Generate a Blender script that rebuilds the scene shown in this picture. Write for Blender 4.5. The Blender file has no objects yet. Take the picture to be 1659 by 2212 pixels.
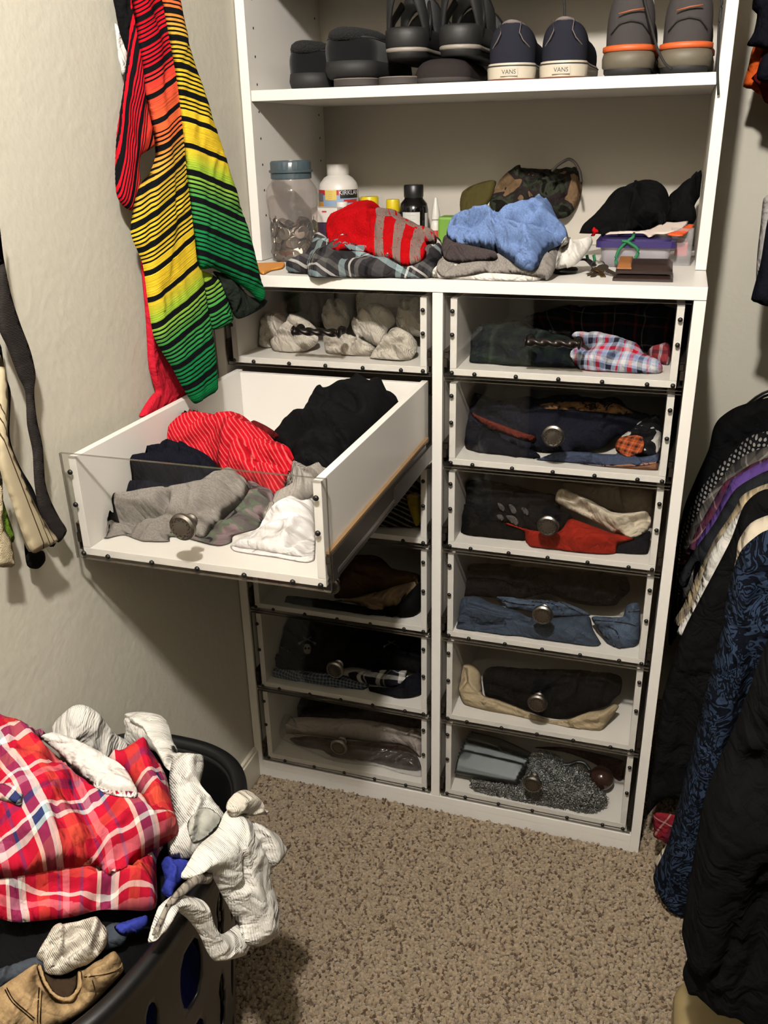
import bpy, bmesh, math, random
import numpy as np
from mathutils import Vector, Matrix, noise
from mathutils.geometry import delaunay_2d_cdt

# ------------------------------------------------------------------ camera, light, exposure
SC = bpy.context.scene
COL = SC.collection
CAM = np.array([0.8588, -1.5496, 1.4402])
ROT = (1.1686, 0.0192, 0.3109)
FPX = 1884.05
cd = bpy.data.cameras.new('camera'); cam = bpy.data.objects.new('camera', cd); COL.objects.link(cam)
cd.sensor_fit = 'HORIZONTAL'; cd.sensor_width = 36.0; cd.lens = 36.0 * FPX / 1659.0
cd.clip_start = 0.02
cam.location = CAM; cam.rotation_euler = ROT
SC.camera = cam
wd = bpy.data.worlds.new('world'); SC.world = wd; wd.use_nodes = True
wd.node_tree.nodes['Background'].inputs[0].default_value = (0.9, 0.85, 0.75, 1)
wd.node_tree.nodes['Background'].inputs[1].default_value = 0.01
LAMP = (0.716, -1.49, 2.32)
LAMP_STRENGTH = 3150.0
LAMP_COLOR = (1.0, 0.945, 0.895, 1)
SC.view_settings.view_transform = 'Standard'; SC.view_settings.look = 'None'
SC.view_settings.exposure = 0.0; SC.view_settings.gamma = 1.0
SC.view_settings.use_curve_mapping = False
SC.cycles.max_bounces = 8; SC.cycles.diffuse_bounces = 4; SC.cycles.glossy_bounces = 3; SC.cycles.transparent_max_bounces = 24

# ------------------------------------------------------------------ pixel -> direction helpers
_RM = np.array(cam.rotation_euler.to_matrix())
def ray(u, v):
    return _RM @ np.array([(u - 829.5) / FPX, -(v - 1106) / FPX, -1.0])
def hit(u, v, plane):
    p, n = plane; d = ray(u, v)
    return CAM + d * (np.dot(p - CAM, n) / np.dot(d, n))
def plane(p, n):
    n = np.array(n, float); return (np.array(p, float), n / np.linalg.norm(n))
def PX(x): return plane((x, 0, 0), (1, 0, 0))
def PY(y): return plane((0, y, 0), (0, 1, 0))
def PZ(z): return plane((0, 0, z), (0, 0, 1))
def plane3(a, b, c):
    a, b, c = map(np.array, (a, b, c)); return plane(a, np.cross(b - a, c - a))
def depth(P): return -(_RM.T @ (np.array(P) - CAM))[2]
def crop(ox, oy, s): return lambda pts: [(ox + x * s, oy + y * s) for x, y in pts]
K1 = crop(520, 0, .3496); K2 = crop(1020, 0, .3852); K3 = crop(520, 310, .3014); K4 = crop(900, 310, .3978)
K5 = crop(200, 0, .407); K6 = crop(480, 600, .3014); K7 = crop(930, 610, .3677); K8 = crop(100, 800, .5184)
K9 = crop(930, 1000, .3315); K10 = crop(930, 1360, .2954); K11 = crop(520, 1150, .2652); K12 = crop(0, 1500, .3858)
K14 = crop(0, 400, .389); K15 = crop(1480, 0, .3255); K13 = crop(1360, 820, .6295); K17 = crop(1380, 1660, .2496); K18 = crop(1400, 830, .2577)

# ------------------------------------------------------------------ object helpers
def tag(o, label, cat=None, group=None, kind=None):
    if label: o['label'] = label
    if cat: o['category'] = cat
    if group: o['group'] = group
    if kind: o['kind'] = kind
    return o
def empty(name, loc=(0, 0, 0), rz=0.0, parent=None):
    o = bpy.data.objects.new(name, None); COL.objects.link(o)
    o.location = loc; o.rotation_euler = (0, 0, rz); o.empty_display_size = .05
    if parent: o.parent = parent
    return o
def link(name, me, mats, parent=None, smooth=False):
    o = bpy.data.objects.new(name, me); COL.objects.link(o)
    for m in (mats if isinstance(mats, (list, tuple)) else [mats]): me.materials.append(m)
    if smooth: me.polygons.foreach_set('use_smooth', [True] * len(me.polygons))
    if parent: o.parent = parent
    return o
def copy(o, parent, loc=None):
    c = o.copy(); COL.objects.link(c); c.parent = parent
    if loc is not None: c.location = loc
    return c
def mesh(verts, faces, name='m'):
    me = bpy.data.meshes.new(name); me.from_pydata([tuple(v) for v in verts], [], faces); me.update(); return me
class MB:
    def __init__(s): s.v = []; s.f = []; s.mi = []
    def add(s, v, f, mi=0):
        b = len(s.v); s.v += [tuple(q) for q in v]; s.f += [tuple(b + i for i in q) for q in f]; s.mi += [mi] * len(f); return s
    def box(s, x0, x1, y0, y1, z0, z1, mi=0):
        v = [(x, y, z) for z in (z0, z1) for y in (y0, y1) for x in (x0, x1)]
        return s.add(v, [(0, 2, 3, 1), (4, 5, 7, 6), (0, 1, 5, 4), (2, 6, 7, 3), (0, 4, 6, 2), (1, 3, 7, 5)], mi)
    def lathe(s, prof, n=24, axis='z', c=(0, 0, 0), mi=0, cap=True):
        v = []; f = []
        for (r, h) in prof:
            for k in range(n):
                a = 2 * math.pi * k / n; p = (r * math.cos(a), r * math.sin(a), h)
                if axis == 'y': p = (p[0], p[2], p[1])
                if axis == 'x': p = (p[2], p[0], p[1])
                v.append((p[0] + c[0], p[1] + c[1], p[2] + c[2]))
        for i in range(len(prof) - 1):
            for k in range(n):
                f.append((i * n + k, i * n + (k + 1) % n, (i + 1) * n + (k + 1) % n, (i + 1) * n + k))
        if cap:
            f.append(tuple(reversed(range(n)))); f.append(tuple((len(prof) - 1) * n + k for k in range(n)))
        return s.add(v, f, mi)
    def tube(s, pts, r, n=8, mi=0, flat=None, closed=False):
        pts = [Vector(p) for p in pts]; v = []; f = []; N = len(pts); up = Vector((0, 0, 1))
        for i, p in enumerate(pts):
            t = (pts[(i + 1) % N] - pts[i - 1]) if closed else (pts[min(i + 1, N - 1)] - pts[max(i - 1, 0)])
            t.normalize()
            a = t.cross(up)
            if a.length < 1e-3: a = t.cross(Vector((1, 0, 0)))
            a.normalize(); b = a.cross(t)
            rr = r[i] if isinstance(r, (list, tuple)) else r
            ra, rb = (rr, rr) if flat is None else (flat[0], flat[1])
            for k in range(n):
                an = 2 * math.pi * k / n; v.append(p + a * (ra * math.cos(an)) + b * (rb * math.sin(an)))
        for i in range(N if closed else N - 1):
            j = (i + 1) % N
            for k in range(n): f.append((i * n + k, i * n + (k + 1) % n, j * n + (k + 1) % n, j * n + k))
        if not closed: f.append(tuple(reversed(range(n)))); f.append(tuple((N - 1) * n + k for k in range(n)))
        return s.add(v, f, mi)
    def build(s, name, mats, parent=None, smooth=False, bevel=0):
        me = mesh(s.v, s.f, name)
        o = link(name, me, mats, parent)
        if any(s.mi): me.polygons.foreach_set('material_index', s.mi)
        bm = bmesh.new(); bm.from_mesh(me); bmesh.ops.recalc_face_normals(bm, faces=bm.faces)
        if bevel: bmesh.ops.bevel(bm, geom=[e for e in bm.edges], offset=bevel, segments=2, affect='EDGES', profile=.6)
        bm.to_mesh(me); bm.free()
        if smooth:
            me.polygons.foreach_set('use_smooth', [True] * len(me.polygons))
            if smooth == 'auto': me.set_sharp_from_angle(angle=math.radians(40))
        return o

# ------------------------------------------------------------------ materials
MATS = {}
ALB = .62     # photo tones -> reflectance (the lamp makes up the rest)
def rgb(r, g, b):   # srgb 0-255 -> linear
    f = lambda c: ((c / 255 + .055) / 1.055) ** 2.4 if c / 255 > .04045 else c / 255 / 12.92
    return (f(r) * ALB, f(g) * ALB, f(b) * ALB, 1)
class N:
    def __init__(s, name):
        s.m = bpy.data.materials.new(name); s.m.use_nodes = True; s.t = s.m.node_tree
        s.b = s.t.nodes['Principled BSDF']; s.out = s.t.nodes['Material Output']
    def n(s, typ, **kw):
        nd = s.t.nodes.new(typ)
        for k, v in kw.items():
            if k.startswith('i_'):
                key = k[2:]; key = int(key) if key.isdigit() else key.replace('_', ' ')
                nd.inputs[key].default_value = v
            else: setattr(nd, k, v)
        return nd
    def l(s, a, b): s.t.links.new(a, b)
    def ramp(s, src, stops, mode='LINEAR'):
        r = s.n('ShaderNodeValToRGB'); cr = r.color_ramp; cr.interpolation = mode
        while len(cr.elements) > 1: cr.elements.remove(cr.elements[-1])
        cr.elements[0].position = stops[0][0]; cr.elements[0].color = stops[0][1]
        for p, c in stops[1:]: e = cr.elements.new(p); e.color = c
        s.l(src, r.inputs[0]); return r.outputs[0]
    def math(s, op, a, b=None):
        m = s.n('ShaderNodeMath', operation=op)
        for i, q in enumerate((a, b)):
            if q is None: continue
            if isinstance(q, (int, float)): m.inputs[i].default_value = q
            else: s.l(q, m.inputs[i])
        return m.outputs[0]
    def mix(s, f, a, b, mode='MIX'):
        m = s.n('ShaderNodeMix', data_type='RGBA', blend_type=mode)
        for q, i in ((f, 0), (a, 6), (b, 7)):
            if isinstance(q, (int, float, tuple)): m.inputs[i].default_value = q
            else: s.l(q, m.inputs[i])
        return m.outputs[2]
    def noise(s, vec, scale, detail=2, rough=.5, dist=0):
        nd = s.n('ShaderNodeTexNoise'); nd.inputs['Scale'].default_value = scale; nd.inputs['Detail'].default_value = detail
        nd.inputs['Roughness'].default_value = rough; nd.inputs['Distortion'].default_value = dist
        if vec is not None: s.l(vec, nd.inputs['Vector'])
        return nd.outputs['Fac']
    def bump(s, h, strength, dist, prev=None):
        b = s.n('ShaderNodeBump'); b.inputs['Strength'].default_value = strength; b.inputs['Distance'].default_value = dist
        s.l(h, b.inputs['Height'])
        if prev is not None: s.l(prev, b.inputs['Normal'])
        return b.outputs[0]
    def col(s, c):
        if isinstance(c, tuple): s.b.inputs['Base Color'].default_value = c
        else: s.l(c, s.b.inputs['Base Color'])
    def normal(s, nrm): s.l(nrm, s.b.inputs['Normal'])
    def set(s, **kw):
        for k, v in kw.items(): s.b.inputs[k.replace('_', ' ')].default_value = v
        return s
def plain(name, c, rough=.5, metal=0.0, spec=.5, bump=None, coat=0, **kw):
    if name in MATS: return MATS[name]
    m = N(name); m.col(c); m.set(Roughness=rough, Metallic=metal); m.b.inputs['Specular IOR Level'].default_value = spec
    if coat: m.b.inputs['Coat Weight'].default_value = coat
    if bump:
        tc = m.n('ShaderNodeTexCoord'); m.normal(m.bump(m.noise(tc.outputs['Object'], bump[0], 3), bump[1], bump[2]))
    for k, v in kw.items(): m.b.inputs[k.replace('_', ' ')].default_value = v
    MATS[name] = m.m; return m.m
def fabric_base(m, col, weave=900, rib=None, wr=.35, sheen=.0, rough=.95):
    """finish a cloth: colour socket/tuple + fine weave and soft wrinkles as bump"""
    tc = m.n('ShaderNodeTexCoord'); uv = tc.outputs['UV']
    m.col(col); m.set(Roughness=rough); m.b.inputs['Specular IOR Level'].default_value = .06
    m.b.inputs['Sheen Weight'].default_value = sheen; m.b.inputs['Sheen Roughness'].default_value = .5
    rg = m.math('ABSOLUTE', m.math('SUBTRACT', m.noise(uv, 13, 3, .5, .9), .5))     # crease ridges
    nr = m.bump(rg, min(1, wr * 1.6), .05)
    nr = m.bump(m.noise(uv, 38, 3, .55, 1.2), wr, .010, nr)
    if rib:
        w = m.n('ShaderNodeTexWave', bands_direction=rib[1]); w.inputs['Scale'].default_value = rib[0]; w.inputs['Distortion'].default_value = .6
        m.l(uv, w.inputs['Vector']); nr = m.bump(w.outputs['Fac'], .5, .0012, nr)
    nr = m.bump(m.noise(uv, weave, 2), .4, .0008, nr)
    m.normal(nr); return m.m
def fabric(name, c, heather=0.0, c2=None, **kw):
    if name in MATS: return MATS[name]
    m = N(name); col = c
    if heather:
        uv = m.n('ShaderNodeTexCoord').outputs['UV']
        f = m.noise(uv, 420, 3, .7); col = m.mix(m.ramp(f, [(.35, (0, 0, 0, 1)), (.65, (1, 1, 1, 1))]), tuple(x * (1 - heather) for x in c[:3]) + (1,), c2 or tuple(min(1, x * (1 + heather)) for x in c[:3]) + (1,))
    MATS[name] = fabric_base(m, col, **kw); return MATS[name]
def uvrot(m, rot):
    uv = m.n('ShaderNodeTexCoord').outputs['UV']
    mp = m.n('ShaderNodeMapping'); mp.inputs['Rotation'].default_value = (0, 0, math.radians(rot)); m.l(uv, mp.inputs['Vector'])
    # a little waviness so printed lines follow the folds
    nz = m.n('ShaderNodeTexNoise'); nz.inputs['Scale'].default_value = 9; nz.inputs['Detail'].default_value = 1; m.l(uv, nz.inputs['Vector'])
    sb = m.n('ShaderNodeVectorMath', operation='SUBTRACT'); m.l(nz.outputs['Color'], sb.inputs[0]); sb.inputs[1].default_value = (.5, .5, .5)
    scl = m.n('ShaderNodeVectorMath', operation='SCALE'); scl.inputs['Scale'].default_value = .03; m.l(sb.outputs[0], scl.inputs[0])
    ad = m.n('ShaderNodeVectorMath', operation='ADD'); m.l(mp.outputs[0], ad.inputs[0]); m.l(scl.outputs[0], ad.inputs[1])
    sx = m.n('ShaderNodeSeparateXYZ'); m.l(ad.outputs[0], sx.inputs[0]); return sx.outputs[0], sx.outputs[1], ad.outputs[0]
def plaid(name, base, su, sv, period=.06, rot=0, **kw):
    """woven check: su/sv lists of (start,end,colour) over one repeat; warp and weft average"""
    if name in MATS: return MATS[name]
    m = N(name); u, v, _ = uvrot(m, rot); cols = []
    for coord, st in ((u, su), (v, sv)):
        fr = m.math('FRACT', m.math('ADD', m.math('DIVIDE', coord, period), 50.0))
        stops = [(0.0, base)]
        for a, b, c in st: stops += [(a, c), (b, base)]
        cols.append(m.ramp(fr, stops, 'CONSTANT'))
    MATS[name] = fabric_base(m, m.mix(.5, cols[0], cols[1]), **kw); return MATS[name]
def camo(name, cols, scale=22, **kw):
    if name in MATS: return MATS[name]
    m = N(name); uv = m.n('ShaderNodeTexCoord').outputs['UV']
    f = m.noise(uv, scale, 2, .5, .8); n = len(cols)
    st = [(0.0, cols[0])] + [(.36 + .28 * i / (n - 1), c) for i, c in enumerate(cols[1:])]
    MATS[name] = fabric_base(m, m.ramp(f, st, 'CONSTANT'), **kw); return MATS[name]
def stripes(name, base, st, period, axis='v', rot=0, **kw):
    if name in MATS: return MATS[name]
    m = N(name); u, v, _ = uvrot(m, rot); fr = m.math('FRACT', m.math('ADD', m.math('DIVIDE', v if axis == 'v' else u, period), 50.0))
    stops = [(0.0, base)]
    for a, b, c in st: stops += [(a, c), (b, base)]
    MATS[name] = fabric_base(m, m.ramp(fr, stops, 'CONSTANT'), **kw); return MATS[name]

# painted wall, light orange-peel relief
def wall_mat():
    m = N('painted_wall'); tc = m.n('ShaderNodeTexCoord').outputs['Object']
    m.col(m.mix(m.noise(tc, 1.3, 2), rgb(207, 202, 184), rgb(212, 207, 191))); m.set(Roughness=.62); m.b.inputs['Specular IOR Level'].default_value = .3
    h = m.noise(tc, 70, 3, .55); b = m.bump(h, .22, .004)
    m.normal(m.bump(m.ramp(m.noise(tc, 16, 2, .5, .4), [(.55, (0, 0, 0, 1)), (.62, (1, 1, 1, 1))]), .07, .003, b)); return m.m
M_WALL = wall_mat()
def melamine():
    m = N('white_melamine'); tc = m.n('ShaderNodeTexCoord').outputs['Object']
    m.col(m.mix(m.noise(tc, 3, 3), rgb(240, 235, 226), rgb(245, 241, 233))); m.set(Roughness=.38); m.b.inputs['Specular IOR Level'].default_value = .4
    m.normal(m.bump(m.noise(tc, 260, 2), .06, .001)); return m.m
M_WHITE = melamine()
M_PANEL_BACK = plain('back_board', rgb(206, 198, 184), .55, bump=(300, .05, .001))
M_BLACK_SCREW = plain('black_oxide_screw', rgb(20, 17, 15), .45, .3)
M_DARKMETAL = plain('dark_zinc_slide', rgb(88, 80, 70), .38, .85)
M_BRONZE = plain('oil_rubbed_bronze', rgb(38, 32, 28), .32, .7)
M_NICKEL = plain('brushed_nickel', rgb(150, 144, 136), .34, 1.0, bump=(180, .08, .0005))
M_LEAF = plain('engraved_dark', rgb(52, 46, 38), .5, .6)
M_WOOD = plain('bare_wood_strip', rgb(142, 112, 74), .6)
def schlick(m, f0):     # reflectance of a thin clear sheet
    lw = m.n('ShaderNodeLayerWeight'); lw.inputs[0].default_value = .5
    return m.math('ADD', f0, m.math('MULTIPLY', m.math('POWER', lw.outputs['Facing'], 5.0), 1 - f0))
def acrylic():
    m = N('clear_acrylic'); t = m.t
    tr = m.n('ShaderNodeBsdfTransparent'); tr.inputs[0].default_value = (.95, .95, .945, 1)
    gl = m.n('ShaderNodeBsdfGlossy'); gl.inputs['Roughness'].default_value = .015; gl.inputs[0].default_value = (1, 1, 1, 1)
    fr = schlick(m, .016)
    mx = m.n('ShaderNodeMixShader'); m.l(fr, mx.inputs[0]); m.l(tr.outputs[0], mx.inputs[1]); m.l(gl.outputs[0], mx.inputs[2])
    m.l(mx.outputs[0], m.out.inputs[0]); return m.m
M_ACRYLIC = acrylic()
M_ACRYLIC_EDGE = plain('acrylic_cut_edge', rgb(92, 84, 72), .25, spec=.6)
M_ACRYLIC_EDGE.node_tree.nodes['Principled BSDF'].inputs['Alpha'].default_value = .75
def clearplastic(name, c, a, f0=.03):
    m = N(name); tr = m.n('ShaderNodeBsdfTransparent'); tr.inputs[0].default_value = c
    gl = m.n('ShaderNodeBsdfGlossy'); gl.inputs['Roughness'].default_value = .08
    df = m.n('ShaderNodeBsdfDiffuse'); df.inputs[0].default_value = c
    m1 = m.n('ShaderNodeMixShader'); m1.inputs[0].default_value = a; m.l(tr.outputs[0], m1.inputs[1]); m.l(df.outputs[0], m1.inputs[2])
    fr = schlick(m, f0)
    mx = m.n('ShaderNodeMixShader'); m.l(fr, mx.inputs[0]); m.l(m1.outputs[0], mx.inputs[1]); m.l(gl.outputs[0], mx.inputs[2])
    m.l(mx.outputs[0], m.out.inputs[0]); return m.m

# ------------------------------------------------------------------ room
T = .0196; CW = .4276; W = .914; HC = 1.2096; S = .198; YB = .596; ROOM_X = 1.62; ROOM_Y = -2.15; ROOM_Z = 2.44
def struct(name, mb, m, **k): return tag(mb.build(name, m, **k), None, None, None, 'structure')
struct('wall_left', MB().box(-.1, -.002, ROOM_Y, YB + .1, 0, ROOM_Z), M_WALL)
struct('wall_back', MB().box(-.002, ROOM_X, YB + .008, YB + .1, 0, ROOM_Z), M_WALL)
struct('wall_right', MB().box(ROOM_X, ROOM_X + .1, ROOM_Y, YB + .1, 0, ROOM_Z), M_WALL)
struct('wall_front', MB().box(-.1, .30, ROOM_Y - .1, ROOM_Y, 0, ROOM_Z).box(1.16, ROOM_X + .1, ROOM_Y - .1, ROOM_Y, 0, ROOM_Z).box(.30, 1.16, ROOM_Y - .1, ROOM_Y, 2.05, ROOM_Z), M_WALL)   # unseen doorway, opened here so less light bounces back
struct('ceiling', MB().box(-.1, ROOM_X + .1, ROOM_Y - .1, YB + .1, ROOM_Z, ROOM_Z + .1), plain('ceiling_paint', rgb(215, 208, 190), .8))
M_TRIM = plain('trim_paint', rgb(214, 206, 186), .4)
struct('baseboard_left', MB().box(-.002, .010, ROOM_Y + .02, -.001, 0, .075).box(-.002, .006, ROOM_Y + .02, -.001, .075, .083), M_TRIM)
def carpet_mat():
    m = N('carpet'); tc = m.n('ShaderNodeTexCoord').outputs['Object']
    at = m.n('ShaderNodeAttribute', attribute_name='tone')
    base = m.ramp(at.outputs['Fac'], [(0, rgb(84, 64, 42)), (.22, rgb(100, 78, 54)), (.27, rgb(140, 121, 95)), (.65, rgb(151, 132, 105)), (1, rgb(166, 147, 120))])
    m.col(base); m.set(Roughness=.95); m.b.inputs['Specular IOR Level'].default_value = .1; m.b.inputs['Sheen Weight'].default_value = .3
    return m.m
M_CARPET = carpet_mat()
fl = struct('floor', MB().box(-.1, ROOM_X + .1, ROOM_Y - .1, YB + .1, -.08, 0), plain('carpet_backing', rgb(120, 98, 70), .95, bump=(160, 1.0, .01)))
def carpet_pile():
    rng = np.random.default_rng(3); sp = .0052
    xs = np.arange(.02, 1.32, sp); ys = np.arange(-.92, .58, sp)
    gx, gy = np.meshgrid(xs, ys); gx = gx.ravel(); gy = gy.ravel()
    gx = gx + rng.normal(0, sp * .35, gx.size); gy = gy + rng.normal(0, sp * .35, gy.size)
    keep = ((gy < -.003) | (gx > W + .004)) & (gx > .012) & ~((gx < .27) & (gy < -.66))
    gx = gx[keep]; gy = gy[keep]; n = gx.size
    r = rng.uniform(.0030, .0042, n); h = rng.uniform(.007, .0105, n); lx = rng.normal(0, .0035, n); ly = rng.normal(-.001, .0035, n); a0 = rng.uniform(0, 6.28, n)
    V = np.zeros((n, 11, 3)); k5 = np.arange(5) * 2 * np.pi / 5
    for j in range(5):
        a = a0 + k5[j]
        V[:, j] = np.stack([gx + r * .75 * np.cos(a), gy + r * .75 * np.sin(a), np.full(n, -.001)], 1)
        V[:, 5 + j] = np.stack([gx + lx * .6 + r * np.cos(a), gy + ly * .6 + r * np.sin(a), h * .66], 1)
    V[:, 10] = np.stack([gx + lx, gy + ly, h], 1)
    F = [(j, (j + 1) % 5, 5 + (j + 1) % 5, 5 + j) for j in range(5)]; G = [(5 + j, 5 + (j + 1) % 5, 10) for j in range(5)]
    base = (np.arange(n) * 11)[:, None]
    Q = (base[:, :, None] + np.array(F)[None]).reshape(-1, 4); Tr = (base[:, :, None] + np.array(G)[None]).reshape(-1, 3)
    me = bpy.data.meshes.new('carpet_pile'); me.vertices.add(n * 11); me.vertices.foreach_set('co', V.ravel())
    nl = Q.size + Tr.size; me.loops.add(nl); me.loops.foreach_set('vertex_index', np.concatenate([Q.ravel(), Tr.ravel()]))
    npol = len(Q) + len(Tr); me.polygons.add(npol)
    ls = np.concatenate([np.arange(len(Q)) * 4, Q.size + np.arange(len(Tr)) * 3]); me.polygons.foreach_set('loop_start', ls)
    me.polygons.foreach_set('use_smooth', np.ones(npol, bool)); me.update(calc_edges=True)
    # dark flecks come in little clusters
    tone = rng.uniform(.3, 1, n)
    nz = np.array([noise.noise(Vector((x * 135, y * 135, 0))) for x, y in zip(gx, gy)])
    dark = (nz + rng.normal(0, .22, n)) > .36; tone[dark] = rng.uniform(0, .24, dark.sum())
    att = me.attributes.new('tone', 'FLOAT', 'POINT'); att.data.foreach_set('value', np.repeat(tone, 11).astype(np.float32))
    o = link('carpet_pile', me, M_CARPET, fl); o['kind'] = 'stuff'
carpet_pile()

# ceiling lamp: holder, glowing globe, and a wide pan added to shade the ceiling
lp = tag(empty('ceiling_lamp', (LAMP[0], LAMP[1], ROOM_Z)), 'bare round bulb in a bronze ceiling pan', 'lamp')
MB().lathe([(.0, -.004), (.15, -.004), (.16, -.012), (.16, -.02), (.14, -.024), (.03, -.03), (.024, -.065), (.0, -.065)], 32).build('holder_with_light_block', plain('light_block_pan', rgb(70, 58, 46), .4, .6), lp, 'auto')
mb = N('glowing_bulb'); em = mb.n('ShaderNodeEmission'); em.inputs[0].default_value = LAMP_COLOR; em.inputs[1].default_value = LAMP_STRENGTH; mb.l(em.outputs[0], mb.out.inputs[0])
MB().lathe([(.0005, -.12 + .045 * -1)] + [(.045 * math.sin(a), -.12 - .045 * math.cos(a)) for a in [i * math.pi / 12 for i in range(1, 11)]] + [(.02, -.07)], 20).build('bulb', mb.m, lp, True)

# ------------------------------------------------------------------ upper shelf unit
ZS = 1.5375
su = tag(empty('shelf_unit', (0, S, HC)), 'open white shelf unit with adjustable shelf standing on the countertop', 'shelf unit')
def world_child(o, parent): o.parent = parent; o.matrix_parent_inverse = Matrix.Translation(-Vector(parent.location)); return o
def part(mb, name, m, parent, **k): return world_child(mb.build(name, m, **k), parent)
B = .0008
part(MB().box(0, T, S, YB, HC + .001, 2.2), 'side_panel', M_WHITE, su, bevel=B)
part(MB().box(W - T, W, S, YB, HC + .001, 2.2), 'side_panel', M_WHITE, su, bevel=B)
part(MB().box(T, W - T, S, YB, 2.18, 2.2), 'top_panel', M_WHITE, su, bevel=B)
part(MB().box(T, W - T, YB - .004, YB + .003, HC + .001, 2.18), 'back_panel', M_PANEL_BACK, su)
part(MB().box(T + .001, W - T - .001, S + .002, YB - .006, ZS - .0196, ZS), 'shelf', M_WHITE, su, bevel=B)
pm = MB()
for yy in (S + .035, YB - .035):
    z = HC + .09
    while z < 1.9:
        pm.lathe([(.0025, 0), (.0025, .0006)], 8, 'x', (T, yy, z)); z += .05
part(pm, 'pin_holes', plain('pin_hole_dark', rgb(70, 58, 44), .9), su)['kind'] = 'stuff'

# ------------------------------------------------------------------ countertop and drawer cabinet
tag(MB().box(0.0, W, -.001, YB, HC - .0215, HC).build('countertop', M_WHITE, bevel=.001), 'white melamine countertop running over the drawer cabinet', 'countertop')
CT = HC - .0225
cab = tag(empty('drawer_cabinet', (0, 0, 0)), 'tall white cabinet with two columns of clear-fronted drawers', 'cabinet')
part(MB().box(0, T, 0, YB, 0, CT), 'side_panel', M_WHITE, cab, bevel=B)
part(MB().box(W - T, W, 0, YB, 0, CT), 'side_panel', M_WHITE, cab, bevel=B)
part(MB().box(T + CW, 2 * T + CW, 0.0004, YB, .046, CT), 'divider', M_WHITE, cab, bevel=B)
part(MB().box(T, W - T, .0006, .03, 0, .0265).box(T, W - T, .0003, YB, .027, .0455), 'plinth', M_WHITE, cab, bevel=B)
part(MB().box(T, W - T, YB - .006, YB, .046, CT), 'back_panel', M_PANEL_BACK, cab)
LEV = [CT, 1.030, .853, .675, .467, .256, .048]
DX = [T, 2 * T + CW]     # left edge of each opening
DD = .56                 # drawer depth
OPEN_Y = -.541
def screw_mesh():
    m = MB().lathe([(.0002, -.0032), (.0022, -.0030), (.0038, -.0018), (.0042, 0), (.0042, .0005)], 10, 'y')
    return m
SCREW = None
def knob_mesh():
    m = MB().lathe([(.0, .0), (.0105, .0), (.0105, -.002), (.0075, -.004), (.0065, -.009), (.0075, -.014), (.0125, -.017), (.0185, -.0195), (.0208, -.0235), (.0200, -.0275), (.0165, -.0300), (.0155, -.0296), (.008, -.0306), (.0005, -.0310)], 28, 'y')
    for k in range(22):      # laurel wreath leaves cut round the face
        a = 2 * math.pi * k / 22; rr = .0135 + (.0012 if k % 2 else -.0012); tilt = a + math.pi / 2 + (.55 if k % 2 else -.55)
        cx, cz = rr * math.cos(a), rr * math.sin(a); dx, dz = math.cos(tilt), math.sin(tilt); l, w = .0024, .0008
        y = -.0310 if rr < .0135 else -.0309
        m.add([(cx + dx * l, y, cz + dz * l), (cx - dz * w, y - .0002, cz + dx * w), (cx - dx * l, y, cz - dz * l), (cx + dz * w, y - .0002, cz - dx * w)], [(0, 1, 2, 3)], 1)
    return m
def pull_mesh():
    m = MB(); L = .098; n = 96; k = 16; v = []; f = []
    for i in range(n + 1):
        s = i / n; x = (s - .5) * L
        for j in range(k):
            a = 2 * math.pi * j / k; r = .0068 * (1 + .2 * math.cos(2 * (a - s * 13)))
            if s < .06 or s > .94: r = .0105 * (1 - .35 * abs((s if s < .5 else 1 - s) - .03) / .03)
            v.append((x, -.028 + r * math.cos(a), r * math.sin(a)))
    for i in range(n):
        for j in range(k): f.append((i * k + j, i * k + (j + 1) % k, (i + 1) * k + (j + 1) % k, (i + 1) * k + j))
    f.append(tuple(range(k))); f.append(tuple(n * k + j for j in range(k)))
    m.add(v, f)
    for s in (-1, 1): m.lathe([(.0085, 0), (.0085, -.003), (.0055, -.006), (.0055, -.024)], 14, 'y', (s * .042, 0, 0))
    return m
def slide_mesh(length, z0):     # C-section runner
    m = MB().box(0, .0016, .004, length, z0, z0 + .044)
    m.box(.0016, .0095, .004, length, z0, z0 + .0016).box(.0016, .0095, .004, length, z0 + .0424, z0 + .044)
    m.box(.0016, .0075, .0, .02, z0 + .014, z0 + .030).box(.003, .0095, .001, .012, z0 + .031, z0 + .041)
    return m
_proto = {}
def proto(key, fn, *a, **k):
    if key not in _proto:
        o = fn(); _proto[key] = o; return o, True
    return _proto[key], False
DRAWER = {}
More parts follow.
